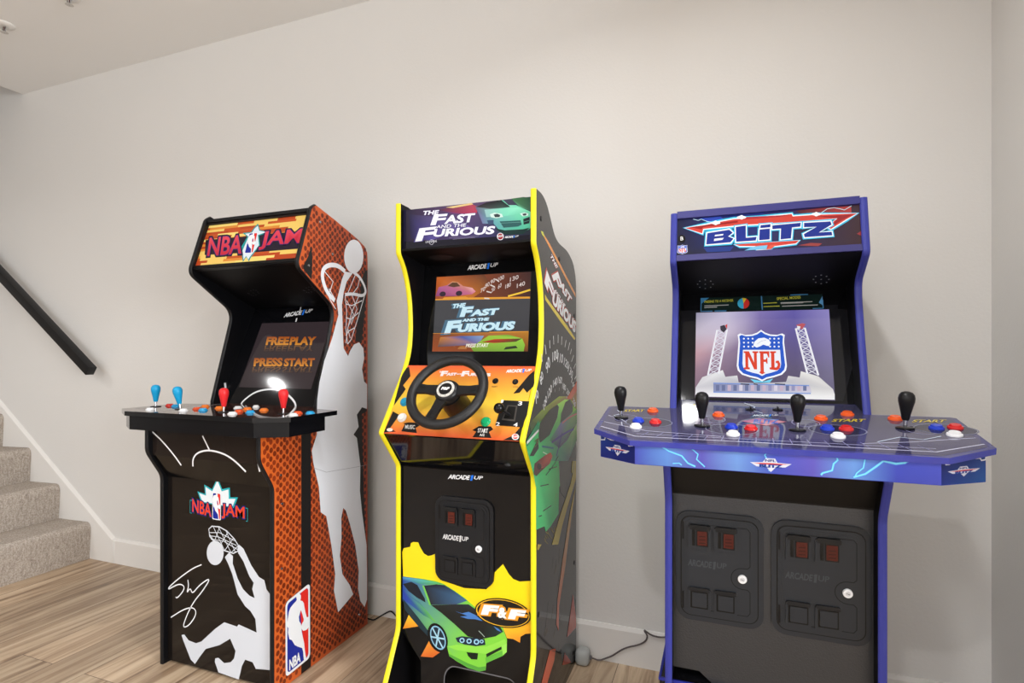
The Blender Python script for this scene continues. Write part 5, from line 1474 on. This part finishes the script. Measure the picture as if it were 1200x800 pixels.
    mb.build('canopy', T, og)
    # screen board
    FB = Face((cx, -.356, 1.160), (0, -.250, .090))
    vt, vb = (1.348 - 1.160) / FB.v.z, (1.018 - 1.160) / FB.v.z
    mb = MB()
    mb.slab(FB, [(-hw, vb), (hw, vb), (hw, vt), (-hw, vt)], -.010, 0, (9, 9, 12), 'bezel_gloss')
    z2 = lambda pts: Z(5, 770, 350, pts)
    mb.ppoly(FB, z2([(125, 70), (1060, 35), (1060, 60), (1115, 65), (1145, 400), (1090, 600), (115, 590)]), (26, 26, 30), 1, 'bezel_gloss')
    zk = lambda pts: Z(4.4444, 770, 220, pts)
    # instruction card
    c4 = zk([(228, 575), (860, 553), (865, 630), (230, 642)])
    cc = FB.pts(c4); cu0, cu1 = (cc[0][0] + cc[3][0]) / 2, (cc[1][0] + cc[2][0]) / 2; cv0, cv1 = (cc[2][1] + cc[3][1]) / 2, (cc[0][1] + cc[1][1]) / 2
    k_ = lambda x, y: (cu0 + (cu1 - cu0) * x, cv0 + (cv1 - cv0) * y)
    K = lambda pts: [k_(*p) for p in pts]
    mb.poly(FB, K([(0, 0), (1, 0), (1, 1), (0, 1)]), (16, 34, 32), 3, 'gloss')
    for pl in ([(0, 1), (0, 0), (.1, 0)], [(.12, 0), (.22, 0)], [(1, .6), (1, 0), (.92, 0)], [(.75, 1), (.89, 1)], [(.52, 0), (.515, 1)]):
        mb.stroke(FB, K(pl), .003, (70, 130, 180), 4, 'gloss', uv=True)
    mb.poly(FB, K([(0, 1), (.07, 1), (.0, .55)]), (60, 130, 180), 4, 'gloss'); mb.poly(FB, K([(1, .85), (1, .2), (.97, .4)]), (90, 150, 200), 4, 'gloss')
    mb.text(FB, 'PASSING TO A RECEIVER', k_(.03, .62), k_(.28, .66), k_(.03, .80), (200, 200, 70), 5, .02, 'gloss', uv=True)
    mb.text(FB, 'SPECIAL MODES', k_(.64, .66), k_(.83, .72), k_(.64, .86), (200, 200, 70), 5, .02, 'gloss', uv=True)
    for y, x0, x1, c_ in ((.40, .03, .24, (190, 190, 190)), (.27, .03, .14, (190, 190, 190)), (.46, .53, .64, (200, 200, 70)), (.46, .67, .92, (190, 190, 190)), (.40, .67, .85, (150, 150, 150)), (.22, .53, .66, (200, 200, 70)), (.22, .68, .96, (190, 190, 190))):
        mb.stroke(FB, K([(x0, y), (x1, y + .02)]), .0022, c_, 5, 'gloss', uv=True)
    for k0, k1, c_ in ((90, 270, (60, 170, 210)), (-90, 60, (200, 50, 44)), (60, 100, (226, 200, 60))):
        mb.poly(FB, [k_(.365, .5)] + [(k_(.365, .5)[0] + .0165 * math.cos(math.radians(k0 + (k1 - k0) * i / 8)), k_(.365, .5)[1] + .0175 * math.sin(math.radians(k0 + (k1 - k0) * i / 8))) for i in range(9)], c_, 6, 'gloss')
    bz = mb.build('bezel', T, og)
    # screen
    E_ = 'screen_glow'
    s0 = [FB.px(815.6, 367), FB.px(971.6, 362), FB.px(978.4, 469.4), FB.px(814.4, 465)]
    u0, u1 = (s0[0][0] + s0[3][0]) / 2, (s0[1][0] + s0[2][0]) / 2; v0, v1 = (s0[2][1] + s0[3][1]) / 2, (s0[0][1] + s0[1][1]) / 2
    q = lambda x, y: (u0 + (u1 - u0) * x, v0 + (v1 - v0) * y)
    P = lambda pts: [q(*p) for p in pts]
    mb = MB()
    mb.slab(FB, [q(0, 0), q(1, 0), q(1, 1), q(0, 1)], 0, .0008, (100, 90, 130), E_)
    gx = [0, .25, .5, .75, 1]; gy = [0, .3, .5, .75, 1]
    sky = [[(110, 90, 110), (100, 84, 104), (84, 74, 96), (80, 74, 100), (90, 84, 110)], [(150, 120, 136), (120, 100, 124), (92, 80, 108), (86, 78, 108), (110, 104, 136)],
           [(190, 150, 160), (140, 120, 146), (96, 84, 120), (90, 80, 126), (120, 112, 156)], [(190, 180, 196), (196, 184, 204), (110, 96, 150), (92, 84, 148), (130, 122, 176)], [(150, 146, 170), (190, 184, 210), (130, 118, 176), (100, 92, 164), (140, 132, 190)]]
    for i in range(4):
        for j in range(4):
            mb.poly(FB, [q(gx[i], gy[j]), q(gx[i + 1], gy[j]), q(gx[i + 1], gy[j + 1]), q(gx[i], gy[j + 1])], [sky[j][i], sky[j][i + 1], sky[j + 1][i + 1], sky[j + 1][i]], 5, E_)
    st = (206, 206, 210)
    Zs = lambda pts: [FB.px(*p) for p in z2(pts)]
    pl_ = lambda pts, c_, l: mb.poly(FB, Zs(pts), c_, l, E_)
    pl_([(226, 520), (265, 460), (385, 418), (400, 458), (470, 450), (478, 490), (600, 496), (755, 488), (768, 452), (835, 462), (842, 425), (945, 455), (1030, 530), (1040, 560), (1040, 592), (224, 572)], [(200, 198, 204), (206, 204, 208), (226, 226, 228), (200, 200, 204), (216, 216, 218), (180, 180, 190), (190, 190, 200), (180, 180, 190), (214, 212, 212), (200, 198, 200), (224, 222, 220), (212, 210, 208), (206, 204, 204), (226, 226, 226), (238, 238, 238), (236, 236, 238)], 6)
    pl_([(330, 498), (895, 512), (905, 552), (330, 545)], [(120, 130, 170), (190, 180, 200), (200, 200, 216), (130, 140, 180)], 7)
    for i in range(16):
        x = 345 + i * 34
        pl_([(x, 506), (x + 20, 506), (x + 20, 540), (x, 540)], random.choice([(100, 110, 150), (190, 170, 190), (140, 140, 180), (206, 200, 216)]), 8)
    for pl in ([(330, 495), (890, 510)], [(330, 548), (900, 556)]):
        mb.stroke(FB, Zs(pl), .003, (110, 140, 206), 9, E_, uv=True)
    for x0, x1 in ((490, 540), (565, 590), (690, 750)):
        mb.stroke(FB, Zs([(x0, 500), (x1, 503)]), .003, (40, 40, 60), 10, E_, uv=True)
    for tw in ([(352, 185), (410, 180), (360, 440), (298, 450)], [(812, 175), (865, 172), (944, 450), (880, 440)]):
        t0, t1, b1, b0_ = [Vector(p) for p in tw]
        for p, r in ((t0, b0_), (t1, b1)):
            mb.stroke(FB, Zs([tuple(p), tuple(r)]), .0048, (232, 232, 240), 9, E_, uv=True)
        n = 8
        for i in range(n):
            k0, k1 = i / n, (i + 1) / n
            A, Bq, C_, D_ = t0.lerp(b0_, k0), t1.lerp(b1, k0), t0.lerp(b0_, k1), t1.lerp(b1, k1)
            mb.stroke(FB, Zs([tuple(A), tuple(D_)]), .0022, (214, 214, 226), 9, E_, uv=True); mb.stroke(FB, Zs([tuple(Bq), tuple(C_)]), .0022, (214, 214, 226), 9, E_, uv=True)
            mb.stroke(FB, Zs([tuple(A), tuple(Bq)]), .0018, (214, 214, 226), 9, E_, uv=True)
    pl_([(370, 162), (395, 155), (408, 180), (390, 200), (372, 185)], (50, 46, 60), 10); pl_([(398, 158), (412, 150), (410, 180)], (200, 60, 60), 11)
    pl_([(815, 155), (850, 145), (870, 150), (850, 180), (825, 175)], (180, 80, 90), 10); pl_([(820, 160), (840, 165), (835, 182), (820, 178)], (220, 220, 226), 11)
    pl_([(545, 470), (605, 492), (680, 468), (660, 492), (570, 492)], (110, 200, 230), 7)
    shield(mb, FB, aff(*z2([(474, 480), (756, 480), (468, 190)])), 12, E_)
    mb.build('screen', T, og)['label'] = 'bright screen with blue and white shield between two towers'
    # control deck
    ex = -.175
    FD = Face((cx, -.508, 1.010), (0, ex, 1), (0, 1, 0))
    duv = lambda x, y: (x - cx, (y + .508) / FD.v.y)
    plan = [duv(*p) for p in ((-.198, -.796), (.412, -.796), (.512, -.722), (.515, -.512), (.505, -.506), (XR + .001, -.506), (b2, -.506), (b2, -.413), (a, -.413), (a, -.506), (XL - .001, -.506), (-.291, -.506), (-.301, -.512), (-.298, -.722))]
    G = 'mirror_gloss'
    mb = MB()
    mb.slab(FD, plan, -.013, 0, (66, 66, 118), G, side=(54, 62, 158))
    # printed field
    mb.poly(FD, [duv(-.19, -.786), duv(.404, -.786), duv(.500, -.718), duv(-.286, -.718)], (60, 58, 92), 1, G)
    mb.poly(FD, [duv(-.286, -.718), duv(.500, -.718), duv(.503, -.516), duv(-.29, -.516)], [(72, 70, 100), (72, 70, 100), (64, 62, 88), (64, 62, 88)], 1, G)
    mb.poly(FD, [duv(a, -.516), duv(b2, -.516), duv(b2, -.42), duv(a, -.42)], (54, 54, 82), 1, G)
    ln = (186, 186, 206)
    for pl, w in (([(-.285, -.700), (-.19, -.765), (.40, -.765), (.50, -.700)], .004), ([(-.19, -.745), (.405, -.745)], .002), ([(-.285, -.66), (-.17, -.72), (.0, -.735)], .003), ([(.28, -.735), (.37, -.71), (.50, -.66)], .003),
                  ([(-.285, -.60), (-.24, -.64), (-.20, -.69)], .003)):
        mb.stroke(FD, [duv(*p) for p in pl], w, ln, 2, G, uv=True)
    for i in range(17):
        x = -.18 + i * .036
        mb.stroke(FD, [duv(x, -.764), duv(x + (x - cx) * -.06, -.728)], .002, (130, 130, 164), 2, G, uv=True)
    for cxx, cyy in ((-.235, -.62), (-.02, -.60), (.19, -.60), (.415, -.62)):
        for k in range(3):
            r = .030 + .0 * k
        mb.stroke(FD, [duv(cxx + .03 * math.cos(j), cyy + .03 * math.sin(j)) for j in [2 * PI * i / 20 for i in range(20)]], .002, (150, 150, 180), 2, G, uv=True, closed=True)
    bolt = [[(.06, -.43), (.085, -.47), (.075, -.50), (.10, -.53)], [(-.27, -.55), (-.25, -.58), (-.27, -.60), (-.24, -.64)], [(.44, -.66), (.40, -.69), (.36, -.68), (.31, -.72)]]
    for pl in bolt:
        mb.stroke(FD, [duv(*p) for p in pl], .0028, (206, 220, 236), 3, G, uv=True)
    z3 = lambda pts: Z(5, 690, 450, pts); z4 = lambda pts: Z(5, 930, 450, pts)
    for zz, pts in ((z3, [(205, 163), (320, 163), (215, 150)]), (z4, [(220, 222), (412, 222), (235, 206)]), (z4, [(690, 225), (885, 225), (705, 210)]), (z3, [(550, 138), (640, 133), (560, 122)])):
        mb.text(FD, 'START', *zz(pts), (200, 180, 60), 3, .03, G)
    # centre emblem
    zd = lambda pts: Z(5, 770, 350, pts)
    mb.ppoly(FD, zd([(495, 718), (600, 702), (700, 712), (760, 722), (690, 735), (640, 745), (560, 732)]), (190, 120, 130), 3, G); mb.text(FD, 'BLITZ', *zd([(560, 735), (710, 735), (570, 708)]), (90, 110, 180), 4, .05, G)
    arcade_logo(mb, FD, *zd([(560, 690), (712, 690), (562, 680)]), 4, G)
    for sx, sy in ((857, 503), (981, 504), (760, 495), (1108, 503)):
        u, v = FD.px(sx, sy)
        mb.stroke(FD, [(u + .058 * math.cos(j), v + .04 * math.sin(j)) for j in [2 * PI * i / 24 for i in range(24)]], .003, (128, 130, 150), 2, G, uv=True, closed=True)
        mb.poly(FD, [(u + .056 * math.cos(j), v + .038 * math.sin(j)) for j in [2 * PI * i / 24 for i in range(24)]], (44, 44, 70), 2, G)
    # blue lip around the front
    deck = mb.build('control_deck', T, og); deck['label'] = 'wide blue four-player control deck'
    # apron: slanted-end box below the top
    z_ap0, z_ap1 = .903, .945
    A = [(-.188, -.784), (.402, -.784), (.496, -.717), (.500, -.53), (-.286, -.53), (-.282, -.717)]
    mb = MB()
    n = len(A)
    zt_ = lambda y: 1.010 + .175 * (y + .508) - .013
    for i in range(n):
        p, r = A[i], A[(i + 1) % n]
        mb.face([(p[0], p[1], z_ap0), (r[0], r[1], z_ap0), (r[0], r[1], zt_(r[1])), (p[0], p[1], zt_(p[1]))], (52, 58, 160), 'gloss')
    mb.face([(p[0], p[1], z_ap0) for p in A[::-1]], (10, 10, 12), 'gloss'); mb.face([(p[0], p[1], zt_(p[1])) for p in A], (10, 10, 12), 'gloss')
    FA = Face((cx, -.784, .925), (0, -1, 0))
    hh0, hh1 = z_ap0 - .925 + .001, zt_(-.784) - .925
    u0, u1 = -.188 - cx, .402 - cx
    cs = [(70, 78, 176), (96, 140, 210), (92, 86, 180), (110, 150, 216), (70, 84, 190), (96, 88, 186), (104, 150, 220), (60, 72, 180), (70, 80, 190)]
    for i in range(8):
        xa, xb = u0 + (u1 - u0) * i / 8, u0 + (u1 - u0) * (i + 1) / 8
        mb.poly(FA, [(xa, hh0), (xb, hh0), (xb, hh1), (xa, hh1)], [tuple(int(v * .92) for v in cs[i]), tuple(int(v * .92) for v in cs[i + 1]), cs[i + 1], cs[i]], 1)
    lb = (120, 214, 244)
    for zz, pl, w in ((z3, [(380, 352), (430, 368), (470, 392), (545, 420), (580, 462), (625, 482)], .0028), (z3, [(400, 352), (455, 380), (470, 392)], .002), (z3, [(580, 365), (612, 385), (640, 410), (632, 440), (680, 484)], .0022), (z3, [(492, 464), (530, 462), (545, 474)], .002),
                      (z3, [(1055, 388), (1030, 415), (1045, 440)], .002), (z3, [(1015, 475), (1062, 490), (1055, 508)], .002), (z4, [(300, 412), (250, 415), (258, 445), (235, 465), (225, 505), (170, 520), (160, 532)], .0032), (z4, [(418, 438), (408, 490), (370, 520), (360, 540)], .0024), (z4, [(690, 437), (650, 460), (600, 466), (525, 450), (485, 480), (420, 525), (350, 545)], .0034)):
        mb.stroke(FA, zz(pl), w * 1.8, (80, 130, 220), 2); mb.stroke(FA, zz(pl), w, lb, 3)

    def wings(F, zz, pts, s=1.0):
        x0, y0, x1, y1, dy = pts
        X = lambda k, j: (x0 + (x1 - x0) * k, y0 + (y1 - y0) * k + dy * j)
        mb.ppoly(F, zz([X(0, .35), X(.3, .3), X(.38, 0), X(.6, 0), X(.66, .3), X(1, .35), X(.85, .62), X(.62, .65), X(.5, 1), X(.4, .68), X(.15, .62)]), (206, 210, 226), 3)
        mb.ppoly(F, zz([X(.06, .38), X(.5, .34), X(.94, .38), X(.7, .46), X(.3, .46)]), (200, 70, 60), 4)
        mb.text(F, 'BLITZ', *zz([X(.22, .68), X(.78, .68), X(.22, .44)]), (30, 60, 140), 5, .07)
        mb.text(F, 'NFL', *zz([X(.36, .26), X(.62, .26), X(.36, .08)]), (40, 50, 120), 5, .03)
    wings(FA, z3, (945, 428, 1188, 440, 80))
    # slanted end faces
    for p, r, side in ((A[5], A[0], 0), (A[1], A[2], 1)):
        d = Vector((r[0] - p[0], r[1] - p[1], 0)).normalized(); nn = Vector((d.y, -d.x, 0))
        FE = Face((p[0], p[1], .93), nn)
        le = (Vector((r[0], r[1])) - Vector((p[0], p[1]))).length
        if side == 0:
            mb.poly(FE, [(0, z_ap0 - .93 + .001), (le, z_ap0 - .93 + .001), (le, zt_(r[1]) - .93), (0, zt_(p[1]) - .93)], [(26, 40, 120), (20, 30, 100), (24, 36, 110), (30, 60, 140)], 1)
            wings(FE, z3, (100, 345, 240, 370, 62))
            mb.stroke(FE, z3([(68, 300), (72, 325), (95, 325), (98, 308), (130, 325), (170, 328), (230, 345), (235, 362), (258, 360), (260, 345)]), .003, (220, 224, 230), 3)
        else:
            mb.poly(FE, [(0, z_ap0 - .93 + .001), (le, z_ap0 - .93 + .001), (le, zt_(r[1]) - .93), (0, zt_(p[1]) - .93)], [(24, 44, 120), (30, 80, 150), (30, 60, 130), (20, 30, 90)], 1)
            wings(FE, z4, (900, 490, 1090, 470, 60))
            mb.stroke(FE, z4([(880, 450), (890, 470), (912, 468), (918, 448), (1005, 438), (1090, 432), (1098, 446), (1120, 442), (1128, 410)]), .003, (220, 224, 230), 3)
    mb.build('deck_apron', T, og)['label'] = 'blue lightning-print front of the deck'
    for px, py, lb in ((728, 489.5, 'black joystick at the left end'), (822.8, 499.2, 'black joystick left of centre'), (934.2, 504, 'black joystick right of centre'), (1060.6, 502, 'black joystick at the right end')):
        joystick(deck, FD.at(px, py, .0004), og, (22, 22, 24), lb, (.17, 0))
    OR, BL, RD, WH = (232, 92, 36), (30, 60, 190), (204, 40, 40), (232, 232, 236)
    for px, py, c_, nm in ((765, 482, OR, 'orange'), (748, 493.6, BL, 'blue'), (768, 495.2, RD, 'red'), (745, 500.6, WH, 'white'), (842, 487, OR, 'orange'), (857, 501, BL, 'blue'), (880, 502.8, RD, 'red'), (859, 509.4, WH, 'white'),
                           (962, 491.2, OR, 'orange'), (993, 486.2, OR, 'orange'), (969.4, 502.8, BL, 'blue'), (991.6, 503.4, RD, 'red'), (982, 512, WH, 'white'), (1049, 491.4, OR, 'orange'), (1097.4, 502.2, BL, 'blue'), (1119.4, 501.6, RD, 'red'), (1118.6, 510.2, WH, 'white')):
        button(deck, FD.at(px, py, .0004), og, c_, nm + ' push button', FD.n, .0150)
    for px, py in ((879.6, 480), (911.4, 480.4)):
        m_ = MB(); M = Matrix.Translation(FD.at(px, py, .0003)) @ Vector((0, 0, 1)).rotation_difference(FD.n).to_matrix().to_4x4()
        m_.lathe([(0, 0), (.0125, 0), (.0125, .002), (.011, .003), (0, .003)], (14, 14, 15), 'satin', n=20, M=M); m_.box(-.002, .002, -.007, .007, .002, .009, (22, 22, 24), 'satin', bev=.001, M=M)
        m_.build('rocker_switch', deck, og)
    # lower panels
    mb = MB(); mb.prism_x([(-.664, .905), (-.600, .800), (-.585, .800), (-.648, .905)], a, b2, (13, 13, 14), 'satin'); mb.prism_x([(-.602, .803), (-.596, .797), (-.58, .797), (-.58, .806)], a, b2, (60, 60, 62), 'satin'); mb.build('knee_panel', T, og)
    FP = Face((cx, -.596, .56), (0, -1, 0))
    mb = MB()
    v1_, v0_ = .797 - .56, .322 - .56
    nb = [FP.px(786.5, 780.5), FP.px(819, 786.5), FP.px(838, 803)]
    yN = .348 - .56
    outl = [(-hw, v1_), (-hw, yN), (-.16, yN), (-.128, v0_), (.128, v0_), (.16, yN), (hw, yN), (hw, v1_)]
    mb.slab(FP, outl, -.012, 0, (66, 68, 72), 'orange_peel', side=(8, 8, 9))
    mb.build('front_panel', T, og)['label'] = 'dark textured front panel'
    for u0_, u1_ in ((-.109, .098), (.115, .326)):
        coin_door(T, FP, u0_ - cx, .479 - .56, u1_ - cx, .757 - .56, og, (40, 43, 48), (60, 63, 68), (74, 26, 21))


machine_basketball(); machine_racing(); machine_football()


# ------------------------------------------------------------------ cords and plug
def cords():
    FW = Face((0, -.020, 0), (0, -1, 0))
    zc = lambda pts: Z(10, 670, 700, pts)
    def smooth(P, n=2):
        P = [Vector(p) for p in P]
        for _ in range(n):
            Q = [P[0]]
            for x, y in zip(P[:-1], P[1:]): Q += [x * .75 + y * .25, x * .25 + y * .75]
            Q.append(P[-1]); P = Q
        return P
    pts = [FW.at(*p) for p in zc([(1110, 463), (1040, 466), (980, 455), (920, 432), (880, 402), (850, 376), (855, 400), (880, 430), (886, 462), (872, 500), (830, 535), (760, 560), (680, 575), (600, 602), (540, 640), (470, 685), (390, 714)])]
    pts += [Vector((p.x, p.y - .012, max(.004, p.z))) for p in [FW.at(*p) for p in zc([(330, 719), (240, 708)])]]
    pts[-1].z = .012; pts[-2].z = .006
    pts.append(Vector((-.470, -.062, .03)))
    mb = MB(); mb.tube(smooth(pts), .0030, (92, 84, 84), 'satin', 8)
    grey = mb
    FF = Face((0, 0, .004), (0, 0, 1), (0, 1, 0))
    z8 = lambda pts: Z(8, 330, 700, pts)
    p2 = [FF.at(*p) for p in z8([(790, 188), (820, 200), (862, 212), (900, 190)])]
    FW2 = Face((0, -.022, 0), (0, -1, 0))
    p2 += [FW2.at(*p) for p in z8([(950, 160), (1000, 132), (1025, 126), (1050, 145), (1085, 190)])]
    mb = MB(); mb.tube(smooth(p2), .0030, (22, 22, 24), 'satin', 8)
    m1 = bpy.data.objects['arcade_machine']; mb.build('power_cord', m1, m1.location)['label'] = 'black power cord on the floor'
    t = thing('power_adapter', 'rounded grey power adapter on the floor beside the yellow-edged machine', 'adapter', (-.484, -.062, 0))
    mb = MB(); mb.box(-.511, -.458, -.090, -.034, .0, .058, (170, 172, 170), 'satin', bev=.018, seg=4); mb.build('casing', t, t.location)
    grey.build('power_cord', t, t.location)['label'] = 'thin grey cord looping along the baseboard'
    mb = MB(); mb.box(-.460, -.450, -.070, -.056, .022, .036, (90, 90, 92), 'satin', bev=.003); mb.build('cable_sleeve', t, t.location)


cords()
